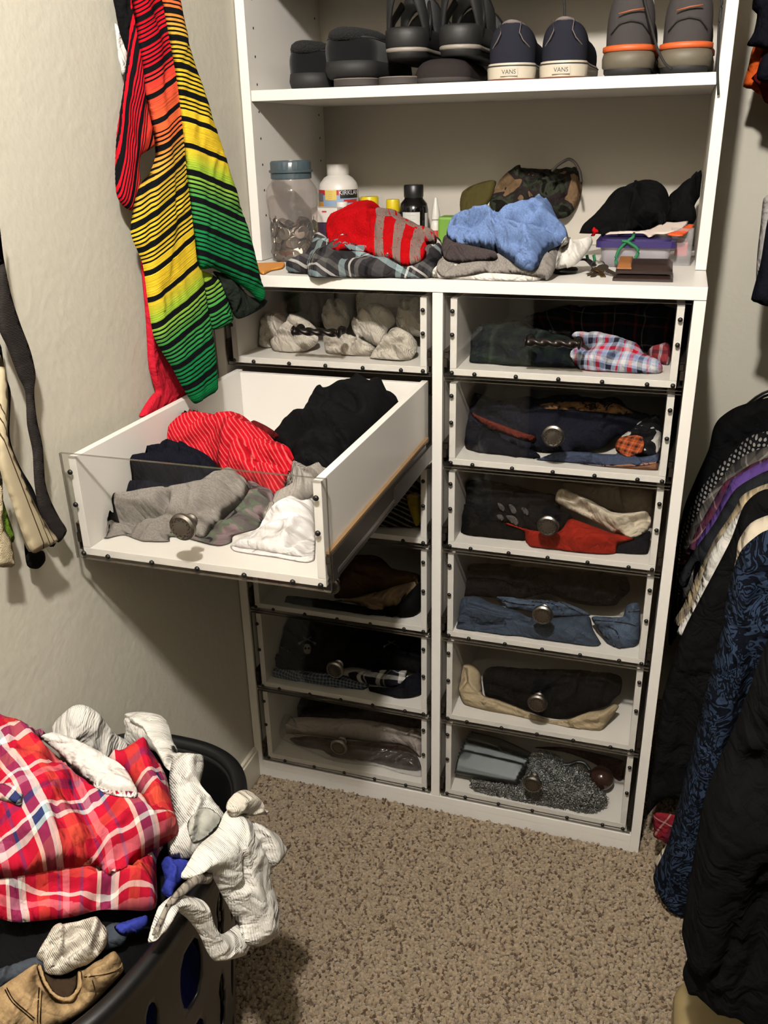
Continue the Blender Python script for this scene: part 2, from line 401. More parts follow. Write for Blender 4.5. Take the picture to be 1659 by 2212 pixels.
def drawer(colm, row, y0=0.0):
    x0 = DX[colm]; zt, zb = LEV[row], LEV[row + 1]
    d = empty('drawer', (x0, y0, zb), parent=cab)
    xi0, xi1 = .0125, CW - .0125
    h = zt - zb - (.010 if row else .010); z0 = .006
    P = lambda mb, nm, m, **k: mb.build(nm, m, d, **k)
    P(MB().box(xi0, xi0 + .0125, .0075, DD, z0 + .0125, h), 'side_panel', M_WHITE, bevel=B)
    P(MB().box(xi1 - .0125, xi1, .0075, DD, z0 + .0125, h), 'side_panel', M_WHITE, bevel=B)
    P(MB().box(xi0 + .0125, xi1 - .0125, DD - .0125, DD, z0 + .0125, h - .004), 'back_panel', M_WHITE, bevel=B)
    P(MB().box(xi0, xi1, .0075, DD, z0, z0 + .0122), 'bottom_panel', M_WHITE, bevel=B)
    pm = MB(); pm.box(.003, CW - .003, .0005, .0065, .002, zt - zb - (.004 if row else .006))
    pm.mi = [1, 1, 0, 0, 1, 1]
    pane = P(pm, 'acrylic_front', [M_ACRYLIC, M_ACRYLIC_EDGE]); pane['label'] = 'clear acrylic drawer front'
    global SCREW
    zl = [z0 + .006, z0 + h * .52, h - .022]
    pts = [(xi0 + .0055, z) for z in zl] + [(xi1 - .0055, z) for z in zl] + [(xi0 + (xi1 - xi0) * f, z0 + .0055) for f in (.12, .31, .50, .69, .88)]
    for (x, z) in pts:
        if SCREW is None: SCREW = screw_mesh().build('screw', M_BLACK_SCREW, d, True); SCREW.location = (x, .0, z)
        else: copy(SCREW, d, (x, .0, z))
    kx, kz = CW * .5, (h + z0) * .52
    if row == 0:
        o, new = proto('pull', lambda: pull_mesh().build('pull_handle', M_BRONZE, d, True))
    else:
        o, new = proto('knob', lambda: knob_mesh().build('knob', [M_NICKEL, M_LEAF], d, 'auto'))
    if not new: o = copy(o, d)
    o.parent = d; o.location = (kx if row else (CW * .49 if colm == 0 else CW * .475), .0, kz if row else h * .56)
    o['label'] = 'twisted dark bronze bar pull' if row == 0 else 'round brushed nickel knob with engraved wreath'
    # runners
    for side in (0, 1):
        key = 'slide%d' % side
        def mk():
            m = slide_mesh(.5, .008)
            if side: m.v = [(-x, y, z) for x, y, z in m.v]
            return m.build('slide_rail', M_DARKMETAL, d)
        o, new = proto(key, mk)
        if not new: o = copy(o, d)
        o.parent = d; o.location = (.0008 if side == 0 else CW - .0008, .0, 0)
        if y0 < 0:
            o.location = ((.0125 - .0098) if side == 0 else CW - .0125 + .0098, .008, .004)
            MB().box(-.0035 + (CW - .0016 if side else .0016 + .0035) * 1.0, (CW if side else .0035 + .0016), .30, .86, .014, .046).build('slide_rail', M_DARKMETAL, d)
            MB().box((CW - .0125 if side else .006), (CW - .006 if side else .0125), .012, .54, .054, .060).build('spacer_strip', M_WOOD, d)
            MB().box((CW - .003 if side else .0016), (CW - .0016 if side else .003), .03, .62, .020, .026).build('slide_rail', plain('bright_zinc', rgb(170, 166, 158), .3, .9), d)
    DRAWER[(colm, row)] = dict(x0=x0 + xi0 + .0135, x1=x0 + xi1 - .0135, y0=y0 + .009, y1=y0 + DD - .014, z0=zb + z0 + .0126, z1=zt - .006)
    return d
for c_ in (0, 1):
    for r_ in range(6): drawer(c_, r_, OPEN_Y if (c_, r_) == (0, 1) else 0.0)

# ------------------------------------------------------------------ cloth: outline -> filled, folded, padded mesh
def catmull(P, closed=True, step=.008, sharp=()):
    P = np.asarray(P, float); n = len(P); out = []
    for i in range(n if closed else n - 1):
        p0, p1, p2, p3 = (P[(i + k) % n] if closed else P[min(max(i + k, 0), n - 1)] for k in (-1, 0, 1, 2))
        m1, m2 = (p2 - p0) * .42, (p3 - p1) * .42
        L = np.linalg.norm(p2 - p1); m1 = m1 * min(1, L / (np.linalg.norm(m1) + 1e-9)); m2 = m2 * min(1, L / (np.linalg.norm(m2) + 1e-9))
        k = max(1, int(math.ceil(L / step)))
        for j in range(k):
            t = j / k; t2, t3 = t * t, t * t * t
            out.append((2 * t3 - 3 * t2 + 1) * p1 + (t3 - 2 * t2 + t) * m1 + (-2 * t3 + 3 * t2) * p2 + (t3 - t2) * m2)
    if not closed: out.append(P[-1])
    return np.array(out)
def inside(poly, Q):
    x, y = Q[:, 0], Q[:, 1]; c = np.zeros(len(Q), bool); j = len(poly) - 1
    for i in range(len(poly)):
        xi, yi = poly[i]; xj, yj = poly[j]
        cr = ((yi > y) != (yj > y)) & (x < (xj - xi) * (y - yi) / (yj - yi + 1e-15) + xi); c ^= cr; j = i
    return c
def segdist(Q, L, closed=False):
    """distance to polyline, and signed side"""
    A = L; Bp = np.roll(L, -1, 0)
    if not closed: A = L[:-1]; Bp = L[1:]
    best = np.full(len(Q), 1e9); side = np.zeros(len(Q))
    for a, b in zip(A, Bp):
        ab = b - a; t = np.clip(((Q - a) @ ab) / (ab @ ab + 1e-15), 0, 1); c = a + t[:, None] * ab; d = np.hypot(*(Q - c).T)
        cr = ab[0] * (Q[:, 1] - a[1]) - ab[1] * (Q[:, 0] - a[0])
        m = d < best; best[m] = d[m]; side[m] = np.sign(cr[m])
    return best, side
def fbm(x, y, z):
    return noise.noise(Vector((x, y, z)))
CLOTH_N = [0]
from mathutils.bvhtree import BVHTree
TREES = []
def cloth(name, outline, pl, mat, label, cat, T=.03, Tb=.01, R=None, grid=None, folds=(), grooves=(), auto=3, wr=.42, wscale=12, wdir=None,
          clamp=None, group=None, parent=None, uv=None, smooth=True, seed=None, tilt=None, keep_bottom=False, lift=0.0, drape=True, eps=.0015, climb=.07):
    """outline: photo pixels; pl: the plane the garment lies in; T/Tb: thickness towards/away from the viewer.
       folds: (px polyline, height, width) raised layer edge; grooves: (px polyline, depth, width)"""
    CLOTH_N[0] += 1; rs = np.random.default_rng(seed if seed is not None else CLOTH_N[0] * 7 + 1)
    p0 = np.mean([hit(u, v, pl) for u, v in outline], 0); n = pl[1]
    if np.dot(n, CAM - p0) < 0: n = -n
    e1 = np.cross((0, 0, 1.0), n)
    if np.linalg.norm(e1) < 1e-3: e1 = np.array([1.0, 0, 0])
    e1 /= np.linalg.norm(e1); e2 = np.cross(n, e1)
    to2 = lambda q: np.array([((hit(u, v, pl) - p0) @ e1, (hit(u, v, pl) - p0) @ e2) for u, v in q])
    B2 = to2(outline); size = max(np.ptp(B2[:, 0]), np.ptp(B2[:, 1])); area = .6 * np.ptp(B2[:, 0]) * np.ptp(B2[:, 1])
    h = grid or max(.0024, math.sqrt(area / 2600)); 
    bd = catmull(B2, True, h) if smooth else catmull(B2, True, h)
    # drop near-duplicates
    k = [0]
    for i in range(1, len(bd)):
        if np.linalg.norm(bd[i] - bd[k[-1]]) > h * .35: k.append(i)
    bd = bd[k]
    lo, hi = bd.min(0), bd.max(0); xs = np.arange(lo[0], hi[0], h); ys = np.arange(lo[1], hi[1], h * .866)
    G = np.array([(x + (h / 2 if j % 2 else 0), y) for j, y in enumerate(ys) for x in xs]) + rs.uniform(-.12, .12, (len(xs) * len(ys), 2)) * h
    G = G[inside(bd, G)]
    d, _ = segdist(G, bd, True); G = G[d > h * .55]
    nb = len(bd); V2 = [Vector(q) for q in bd] + [Vector(q) for q in G]
    ov, oe, of, *_ = delaunay_2d_cdt(V2, [], [list(range(nb))], 1, 1e-7)
    Q = np.array([(q.x, q.y) for q in ov]); F = [tuple(f) for f in of if len(f) >= 3]
    d, _ = segdist(Q, bd, True)
    onb = d < 1e-5
    R = R or max(T * 1.3, .012)
    pf = np.sqrt(np.clip(1 - (1 - np.clip(d / R, 0, 1)) ** 2, 0, 1))
    z = T * pf + lift * np.clip(d / (R * 3), 0, 1)
    if tilt: z = z + pf * (Q[:, 0] * tilt[0] + Q[:, 1] * tilt[1])
    # soft wrinkles
    ang = wdir if wdir is not None else rs.uniform(0, 180); ca, sa = math.cos(math.radians(ang)), math.sin(math.radians(ang)); sd = rs.uniform(0, 100)
    wv = np.zeros(len(Q))
    for i, (x, y) in enumerate(Q):
        a, b = x * ca + y * sa, -x * sa + y * ca
        wx = .5 * fbm(x * wscale * .8, y * wscale * .8, sd + 9)
        r1 = fbm(a * wscale * .55 + wx, b * wscale * 1.7 + wx, sd); r2 = fbm(a * wscale * 1.6 + wx, b * wscale * 4.2, sd + 4)
        r3 = fbm(a * wscale * 3.2 + wx, b * wscale * 7.5, sd + 7)
        wv[i] = (1 - 2.2 * abs(r1)) * .62 + (1 - 2 * abs(r2)) * .28 - abs(r3) * .22
    z += T * wr * pf * (wv - .35)
    fl_ = [(to2(L), hh, w) for L, hh, w in folds]; gr_ = [(to2(L), hh, w) for L, hh, w in grooves]
    for _ in range(auto):        # a few chance folds
        c = Q[rs.integers(len(Q))]; a = math.radians(ang + rs.normal(0, 22)); Ln = size * rs.uniform(.18, .45)
        pts = np.array([c + np.array([math.cos(a + .5 * t * s_), math.sin(a + .5 * t * s_)]) * t * Ln for t in (-1, -.5, 0, .5, 1) for s_ in [rs.choice((-1, 1)) * .6]])
        fl_.append((pts, T * rs.uniform(.3, .6), size * rs.uniform(.05, .1)))
    for L, hh, w in fl_:
        L = catmull(L, False, .01); dd, sd_ = segdist(Q, L)
        t = np.clip(sd_ * dd / (h * .8), -1, 1) * .5 + .5
        # end fade
        e = np.minimum(np.hypot(*(Q - L[0]).T), np.hypot(*(Q - L[-1]).T)); 
        z += 1.5 * hh * t * np.exp(-(dd / w) ** 2) * pf * np.clip(e / (w * .8), 0.15, 1)
    for L, hh, w in gr_:
        L = catmull(L, False, .01); dd, _ = segdist(Q, L); w = max(w, 1.15 * h); z -= 1.6 * hh * np.exp(-(dd / w) ** 2) * np.clip(pf * 2, 0, 1)
    z = np.minimum(z, 1.45 * T * pf + .25 * np.maximum(0, z - 1.45 * T * pf)) if T > .003 else z
    zb = -Tb * pf
    base3 = p0 + Q[:, :1] * e1 + Q[:, 1:] * e2 - n * (T * .22 if T > .012 else 0)
    need = np.zeros(len(Q)); slack = np.full(len(Q), 1e3)
    if drape and TREES:          # settle on what is already lying there
        blo = base3.min(0) - .08; bhi = base3.max(0) + .08
        near = [t for t, lo_, hi_ in TREES if (lo_ < bhi).all() and (hi_ > blo).all()]
        nv = Vector(n); mv = Vector(-n)
        if near:
            lift_ = np.full(len(Q), -1e3)
            for i in range(len(Q)):
                # towards the viewer, so the garment keeps its outline while lying over the ones below
                pf_ = base3[i] + n * z[i]; vd = CAM - pf_; vd /= np.linalg.norm(vd); o_ = Vector(pf_ + vd * climb)
                for t in near:
                    hp, _, _, dist = t.ray_cast(o_, Vector(-vd), climb + Tb + .06)
                    if hp is not None: lift_[i] = max(lift_[i], climb - dist)
            has = lift_ > -1e2
            E_ = np.array(list({(min(f[a], f[(a + 1) % len(f)]), max(f[a], f[(a + 1) % len(f)])) for f in F for a in range(len(f))}))
            need = np.where(has, np.maximum(0, lift_ + np.where(onb, eps * .6, eps + T * .12 * pf)), 0.0)
            for _ in range(6):       # ease the lift into its surroundings so that no edge is torn
                acc = np.zeros(len(Q)); cnt = np.zeros(len(Q))
                np.add.at(acc, E_[:, 0], need[E_[:, 1]]); np.add.at(acc, E_[:, 1], need[E_[:, 0]]); np.add.at(cnt, E_[:, 0], 1); np.add.at(cnt, E_[:, 1], 1)
                need = np.maximum(np.where(has, np.maximum(0, lift_ + eps * .5), 0), .4 * acc / np.maximum(cnt, 1) + .6 * need)
            slack = np.where(has, np.clip(-lift_, 0, None), 1e3)      # room left underneath
    pz = base3 + z[:, None] * n; vdir = CAM - pz; vdir /= np.linalg.norm(vdir, axis=1)[:, None]
    front = pz + need[:, None] * vdir
    thick = np.minimum(z - zb, np.where(need > 0, eps * .5 + T * .1, np.maximum(slack - eps * .5, eps * .5))) * (pf > 0)
    back = front - thick[:, None] * n
    if keep_bottom is not False:        # underside rests on a level surface
        back[:, 2] = np.where(onb, back[:, 2], np.minimum(back[:, 2], keep_bottom + (back[:, 2] - keep_bottom) * (1 - pf)))
    idx = np.full(len(Q), -1); vs = list(front)
    for i in range(len(Q)):
        if onb[i]: idx[i] = i
        else: idx[i] = len(vs); vs.append(back[i])
    vs = np.array(vs)
    if clamp is not None:
        sk = np.zeros(len(vs)); sk[:len(Q)] = .0045 * np.clip(pf * 1.6, 0, 1)      # the upper face keeps a cloth's thickness off the surface
        for a in range(3):
            lo_, hi_ = clamp[a]
            if lo_ is not None: vs[:, a] = np.maximum(vs[:, a], lo_ + sk)
            if hi_ is not None: vs[:, a] = np.minimum(vs[:, a], hi_ - sk)
    # orient faces
    fs = []
    for f in F:
        a, b, c = Q[f[0]], Q[f[1]], Q[f[2]]
        cw = (b[0] - a[0]) * (c[1] - a[1]) - (b[1] - a[1]) * (c[0] - a[0])
        f = f if cw > 0 else tuple(reversed(f)); fs.append(f); g = tuple(int(idx[i]) for i in reversed(f))
        fs.append(g)
    me = mesh(vs, fs, name)
    uvl = me.uv_layers.new(name='UVMap')
    base = np.zeros((len(vs), 2)); base[:len(Q)] = Q + np.stack([z * .3, z * .3], 1); 
    for i in range(len(Q)): base[idx[i]] = base[i]
    if uv is not None:
        # printed pattern given along the garment in photo pixels of its flat lay
        pix = []
        for i in range(len(Q)):
            P = p0 + Q[i, 0] * e1 + Q[i, 1] * e2; c = _RM.T @ (P - CAM); pix.append((829.5 + FPX * c[0] / -c[2], 1106 - FPX * c[1] / -c[2]))
        base[:len(Q)] = np.array([uv(*q) for q in pix]); 
        for i in range(len(Q)): base[idx[i]] = base[i]
    li = np.zeros(len(me.loops), int); me.loops.foreach_get('vertex_index', li)
    uvl.data.foreach_set('uv', base[li].astype(np.float32).ravel())
    if drape: TREES.append((BVHTree.FromPolygons([tuple(q) for q in vs], fs), vs.min(0), vs.max(0)))
    o = link(name, me, mat, parent, True)
    if parent is not None and parent.location.length > 0: o.matrix_parent_inverse = Matrix.Translation(-parent.location)
    if label and parent is None: tag(o, label, cat, group)
    elif label: o['label'] = label
    return o
def dclamp(c, r, z1=None):
    d = DRAWER[(c, r)]; return ((d['x0'] + .001, d['x1'] - .001), (d['y0'] + .004, d['y1'] - .002), (d['z0'] + .001, z1 or d['z1'] - .001))
def dplane(c, r, y=.08, slope=45, z=.02):
    """sloping face of the heap inside a closed drawer"""
    d = DRAWER[(c, r)]; a = math.radians(slope); return plane((0, d['y0'] + y, d['z0'] + z), (0, -math.sin(a), math.cos(a)))

# cloth colours
WHITEC = fabric('white_cotton', rgb(222, 218, 210), wr=.5)
WHITE_RIB = fabric('white_ribbed_cotton', rgb(226, 222, 213), rib=(130, 'X'), wr=.4)
SOCK_OLD = fabric('off_white_sock', rgb(214, 206, 192), rib=(150, 'X'), wr=.5)
OFFWHITE = fabric('cream_cotton', rgb(212, 200, 178))
BEIGE = fabric('beige_chino', rgb(186, 168, 136))
TAN = fabric('tan_denim', rgb(160, 134, 98), heather=.12, weave=600)
BLACKC = fabric('black_cotton', rgb(17, 17, 18))
BLACK2 = fabric('washed_black', rgb(24, 23, 24), heather=.1)
DARKNAVY = fabric('dark_navy_cotton', rgb(20, 21, 30), heather=.08)
NAVYRIB = fabric('navy_ribbed', rgb(19, 20, 30), rib=(90, 'X'))
NAVYSLATE = fabric('slate_navy', rgb(30, 31, 41), heather=.12)
REDC = fabric('red_cotton', rgb(196, 18, 24))
REDPOP = fabric('bright_red_jersey', rgb(190, 20, 34))
BRICK = fabric('brick_red_jersey', rgb(152, 38, 26))
HGREY = fabric('heather_grey', rgb(138, 132, 126), heather=.22)
LGREY = fabric('light_heather_grey', rgb(160, 154, 146), heather=.15, rib=(70, 'X'))
DGREY = fabric('charcoal_jersey', rgb(70, 62, 62), heather=.15)
SLATE = fabric('slate_grey_cotton', rgb(66, 72, 80))
BLUEH = fabric('heather_blue', rgb(108, 132, 178), heather=.2)
DENIM = fabric('blue_denim', rgb(64, 76, 92), heather=.2, weave=500)
DENIM2 = fabric('worn_blue_denim', rgb(78, 92, 112), heather=.28, weave=400)
COBALT = fabric('cobalt_cotton', rgb(52, 62, 150))
BROWNC = fabric('brown_canvas', rgb(84, 62, 40))
PURPLE = fabric('purple_cotton', rgb(96, 70, 138))
ORANGEC = fabric('orange_cotton', rgb(206, 88, 32))
MAROON = fabric('maroon_cotton', rgb(96, 24, 24))
CAMO = camo('grey_woodland_camo', [rgb(34, 33, 33), rgb(92, 86, 84), rgb(96, 104, 88), rgb(128, 110, 112)], 26)
c_ = rgb
REDPLAID = plaid('red_madras_plaid', c_(182, 24, 50), [(.05, .09, c_(240, 228, 212)), (.09, .2, c_(44, 52, 96)), (.2, .24, c_(200, 225, 222)), (.24, .28, c_(240, 232, 220)), (.38, .5, c_(208, 74, 56)), (.6, .63, c_(70, 46, 96)), (.66, .74, c_(222, 128, 138)), (.86, .9, c_(60, 50, 100))],
                 [(.04, .08, c_(242, 232, 220)), (.08, .17, c_(50, 58, 100)), (.17, .22, c_(210, 228, 222)), (.34, .48, c_(206, 76, 60)), (.58, .62, c_(240, 225, 215)), (.68, .76, c_(216, 120, 130)), (.86, .92, c_(84, 40, 90))], .125, 66)
GREYPLAID = plaid('grey_check_shorts', c_(52, 50, 52), [(.1, .22, c_(140, 158, 160)), (.3, .34, c_(225, 222, 215)), (.42, .5, c_(112, 108, 106)), (.6, .66, c_(20, 20, 22)), (.72, .9, c_(84, 82, 82))],
                  [(.06, .18, c_(146, 166, 170)), (.28, .33, c_(228, 224, 218)), (.44, .54, c_(100, 98, 96)), (.64, .8, c_(28, 28, 30))], .085, 24)
GREENPLAID = plaid('dark_green_plaid', c_(30, 38, 34), [(.1, .3, c_(20, 23, 32)), (.5, .58, c_(52, 62, 52)), (.66, .86, c_(18, 21, 28))], [(.1, .3, c_(20, 23, 32)), (.5, .6, c_(48, 58, 50)), (.7, .9, c_(22, 26, 36))], .075, 12)
TRIPLAID = plaid('red_blue_white_plaid', c_(168, 180, 205), [(.0, .16, c_(205, 30, 48)), (.16, .3, c_(150, 165, 200)), (.34, .52, c_(38, 38, 52)), (.66, .72, c_(205, 40, 55)), (.78, .92, c_(232, 230, 232))], [(.0, .14, c_(208, 34, 52)), (.3, .48, c_(40, 40, 54)), (.56, .7, c_(228, 228, 232)), (.8, .9, c_(120, 140, 185))], .05, 8)
BWPLAID = plaid('black_white_plaid', c_(30, 32, 44), [(.1, .35, c_(222, 218, 212)), (.5, .56, c_(200, 196, 190))], [(.1, .35, c_(214, 210, 206)), (.55, .6, c_(190, 186, 182))], .045, 6)
MICROCHECK = plaid('slate_micro_check', c_(54, 62, 76), [(0, .4, c_(132, 140, 150))], [(0, .4, c_(132, 140, 150))], .008, 4)
DARKPLAID = plaid('dim_maroon_plaid', c_(24, 22, 26), [(.1, .2, c_(92, 28, 34)), (.4, .44, c_(110, 106, 110)), (.6, .8, c_(36, 36, 48))], [(.1, .2, c_(84, 28, 34)), (.5, .54, c_(100, 98, 104))], .06, 3)
OPLAID = plaid('orange_check', c_(170, 78, 42), [(.1, .4, c_(60, 44, 40)), (.6, .7, c_(200, 130, 90))], [(.1, .4, c_(60, 44, 40)), (.6, .7, c_(200, 130, 90))], .014, 15)
REDSTRIPE = stripes('red_white_pinstripe', c_(186, 20, 36), [(0, .28, c_(222, 92, 92))], .0072, 'v', 62)
ZEBRA = stripes('black_grey_stripes', c_(26, 25, 25), [(0, .35, c_(120, 112, 104))], .011, 'v', 20)

# ================================================================== contents of the drawers
W0 = dict(Tb=.03)
def stuffd(c, r, name, outl, mat, label, cat, y=.08, slope=45, z=.02, **k):
    k.setdefault('T', .028); k.setdefault('Tb', .016)
    return cloth(name, outl, dplane(c, r, y, slope, z), mat, label, cat, clamp=dclamp(c, r), **k)

# --- left column, top: white socks
g = 'rolled white socks in the top left drawer'
for outl, lab, y in [
    ([(250,470),(265,330),(290,265),(330,250),(420,262),(460,300),(400,420),(350,440),(345,500),(300,510)], 'rolled white sock against the left side of the sock drawer', .09),
    ([(345,440),(370,420),(460,330),(480,265),(540,262),(620,310),(670,355),(680,430),(640,480),(505,545),(380,525),(345,480)], 'balled pair of white socks left of the twisted bar pull', .06),
    ([(712,240),(745,175),(800,145),(860,155),(900,210),(905,310),(860,370),(790,370),(725,340)], 'white sock roll standing upright behind the twisted pull', .12),
    ([(730,500),(735,420),(850,380),(900,400),(1000,440),(1090,490),(1050,550),(900,562),(760,535)], 'white sock roll lying under the twisted bar pull', .06),
    ([(920,310),(960,290),(1020,210),(1100,180),(1190,215),(1235,300),(1180,360),(1170,460),(1120,485),(1000,430),(940,400)], 'plump ribbed white sock ball right of the twisted pull', .085),
    ([(1245,260),(1280,180),(1350,150),(1430,150),(1440,390),(1330,395),(1270,370),(1240,310)], 'white sock roll pressed to the right side of the sock drawer', .11),
    ([(1050,565),(1100,500),(1180,390),(1260,362),(1350,400),(1390,450),(1385,520),(1290,615),(1150,602),(1060,582)], 'ribbed white sock roll in the front right corner of the sock drawer', .045),
    ([(965,120),(1100,105),(1280,110),(1270,190),(1150,195),(1020,220),(970,270)], 'white sock behind the others near the back', .19)]:
    cq = tuple(np.mean(outl, 0)); i_ = len(outl) // 2
    stuffd(0, 0, 'sock', K6(outl), SOCK_OLD, lab, 'sock', y, 50, .015, T=.03, Tb=.02, group=g, auto=2, wr=.3, wscale=16, folds=[(K6([outl[1], cq, outl[i_]]), .009, .025)], grooves=[(K6([outl[2], (cq[0] + 25, cq[1] - 15), outl[i_ + 1]]), .006, .005), (K6([outl[0], (cq[0] - 10, cq[1] + 25), outl[i_ - 1]]), .004, .004)])
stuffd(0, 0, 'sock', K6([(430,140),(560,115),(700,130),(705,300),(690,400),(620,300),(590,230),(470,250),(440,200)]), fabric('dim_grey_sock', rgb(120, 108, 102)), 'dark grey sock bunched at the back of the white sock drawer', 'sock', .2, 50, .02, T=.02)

# --- right column, top: plaid boxers
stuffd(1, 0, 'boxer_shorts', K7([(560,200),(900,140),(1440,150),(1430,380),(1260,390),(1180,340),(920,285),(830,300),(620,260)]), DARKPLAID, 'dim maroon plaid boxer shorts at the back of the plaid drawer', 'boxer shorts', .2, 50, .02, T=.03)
stuffd(1, 0, 'boxer_shorts', K7([(225,460),(232,380),(240,300),(330,240),(420,235),(520,235),(600,270),(700,300),(830,330),(830,400),(850,470),(850,515),(700,525),(500,520),(340,500),(240,490)]), GREENPLAID, 'dark green plaid boxer shorts in the top right drawer', 'boxer shorts', .07, 45, .02,
       T=.03, folds=[(K7([(240,300),(330,330),(430,440),(520,520)]), .010, .02), (K7([(620,270),(640,400),(700,500)]), .008, .02)])
stuffd(1, 0, 'boxer_shorts', K7([(1275,400),(1330,370),(1400,360),(1420,440),(1390,490),(1340,460),(1290,430)]), plaid('red_mini_check', c_(150, 60, 66), [(.1, .4, c_(210, 200, 200))], [(.1, .4, c_(40, 36, 44))], .02, 10), 'small red check boxer shorts behind the red blue plaid pair', 'boxer shorts', .13, 45, .02, T=.02)
stuffd(1, 0, 'boxer_shorts', K7([(825,320),(850,295),(920,292),(1050,315),(1160,350),(1220,370),(1260,420),(1350,460),(1360,510),(1280,540),(1100,542),(920,530),(860,490),(815,420),(850,395),(930,395),(900,355)]), TRIPLAID, 'red, blue and white plaid boxer shorts behind acrylic', 'boxer shorts', .055, 45, .02,
       T=.026, folds=[(K7([(930,400),(1000,380),(1100,400),(1250,420)]), .010, .02), (K7([(940,530),(1000,460),(1120,440)]), .008, .02)])

# --- right column, second: navy sweatshirts
stuffd(1, 1, 'shirt', K7([(860,1062),(1050,1078),(1335,1058),(1335,1098),(1180,1096),(1000,1085)]), fabric('clay_cotton', rgb(150, 108, 84)), 'clay brown t-shirt edge at the bottom of the sweatshirt pile', 'shirt', .03, 45, .006, T=.010)
stuffd(1, 1, 'shirt', K7([(620,1045),(760,990),(900,1000),(1090,1012),(1250,1022),(1335,990),(1335,1055),(1150,1080),(900,1070),(700,1062)]), fabric('dusty_blue_cotton', rgb(70, 78, 100), heather=.15), 'dusty blue t-shirt layer under the orange check boxers', 'shirt', .04, 45, .012, T=.018)
stuffd(1, 1, 'shirt', K7([(175,770),(300,845),(500,940),(640,1010),(610,1065),(480,1050),(280,1010),(205,960),(190,860)]), DARKNAVY, 'navy t-shirt with a white mark at the left of the sweatshirt drawer', 'shirt', .06, 45, .015, T=.03)
stuffd(1, 1, 'sweatshirt', K7([(170,665),(300,660),(440,715),(560,690),(800,680),(1100,685),(1180,760),(1290,780),(1270,850),(1100,890),(1000,960),(700,985),(500,945),(300,830),(170,770)]), NAVYSLATE, 'dark navy sweatshirt folded over the pile in the knobbed drawer under the plaid boxers', 'sweatshirt', .10, 40, .04,
       T=.035, folds=[(K7([(470,760),(760,830),(1000,820),(1280,790)]), .010, .03), (K7([(230,700),(450,860),(640,960)]), .012, .03)])
pr = stuffd(1, 1, 'bandana', K7([(235,758),(300,790),(480,858),(620,910),(590,935),(440,890),(300,830)]), fabric('dim_rust', rgb(104, 44, 34)), 'rust red cloth strip lying across the navy pile', 'cloth', .055, 45, .035, T=.018, auto=1)
stuffd(1, 1, 'boxer_shorts', K7([(1180,860),(1250,800),(1345,780),(1350,980),(1250,1015),(1100,990),(1090,930)]), camo('black_white_splat', [rgb(20, 20, 22), rgb(26, 26, 28), rgb(30, 30, 32), rgb(190, 186, 180)], 40), 'black boxer shorts with white splotches beside the sweatshirt', 'boxer shorts', .05, 45, .02, T=.022)
stuffd(1, 1, 'boxer_shorts', K7([(1095,925),(1160,900),(1250,912),(1245,1000),(1150,1018),(1090,985)]), OPLAID, 'orange check boxer shorts tucked beside the navy sweatshirt', 'boxer shorts', .036, 45, .022, T=.014)

# --- right column, third: black, red and white shirts
stuffd(1, 2, 'shirt', K9([(860,130),(1100,140),(1450,185),(1440,320),(1300,330),(1150,285),(1000,215),(900,170)]), fabric('stone_cotton', rgb(150, 136, 118)), 'stone coloured t-shirt behind the crumpled off-white one', 'shirt', .13, 45, .05, T=.03)
stuffd(1, 2, 'shirt', K9([(190,320),(470,395),(600,430),(615,510),(450,502),(300,490),(200,455)]), BLACKC, 'black t-shirt at the lower left beneath the paw print shirt', 'shirt', .05, 45, .014, T=.03)
stuffd(1, 2, 'shirt', K9([(1225,535),(1340,492),(1432,440),(1415,590),(1370,607),(1195,612)]), DARKNAVY, 'dark navy shirt corner to the right of the red t-shirt', 'shirt', .05, 45, .012, T=.022)
stuffd(1, 2, 'shirt', K9([(165,120),(300,110),(700,180),(830,225),(850,300),(920,335),(880,385),(820,440),(700,445),(600,425),(470,380),(190,315)]), BLACK2, 'folded black t-shirt with grey paw print above the red shirt', 'shirt', .09, 42, .045,
       T=.04, folds=[(K9([(200,230),(500,260),(860,300)]), .008, .03)])
stuffd(1, 2, 'shirt', K9([(480,380),(600,420),(690,440),(830,450),(890,372),(930,362),(1100,420),(1180,452),(1330,490),(1225,530),(1205,590),(1100,620),(950,612),(800,588),(660,572),(620,510),(600,440),(500,402)]), BRICK, 'brick red t-shirt folded in the drawer beside white shirt', 'shirt', .04, 45, .018,
       T=.03, folds=[(K9([(800,580),(1000,560),(1200,560)]), .006, .015), (K9([(640,480),(760,540),(830,590)]), .007, .02)])
stuffd(1, 2, 'shirt', K9([(810,230),(830,182),(880,175),(960,210),(1050,250),(1120,290),(1200,330),(1300,332),(1400,320),(1437,350),(1420,430),(1340,482),(1250,462),(1180,440),(1080,380),(960,320),(870,282),(830,262)]), OFFWHITE, 'crumpled off-white t-shirt on top of the red shirt', 'shirt', .06, 45, .045,
       T=.032, wr=.5, auto=4, folds=[(K9([(840,240),(950,250),(1060,330),(1180,420)]), .014, .02), (K9([(1100,300),(1200,370),(1330,380),(1430,340)]), .012, .02)], grooves=[(K9([(900,240),(980,290),(1050,330)]), .012, .008), (K9([(1330,400),(1390,370),(1430,360)]), .012, .008)])

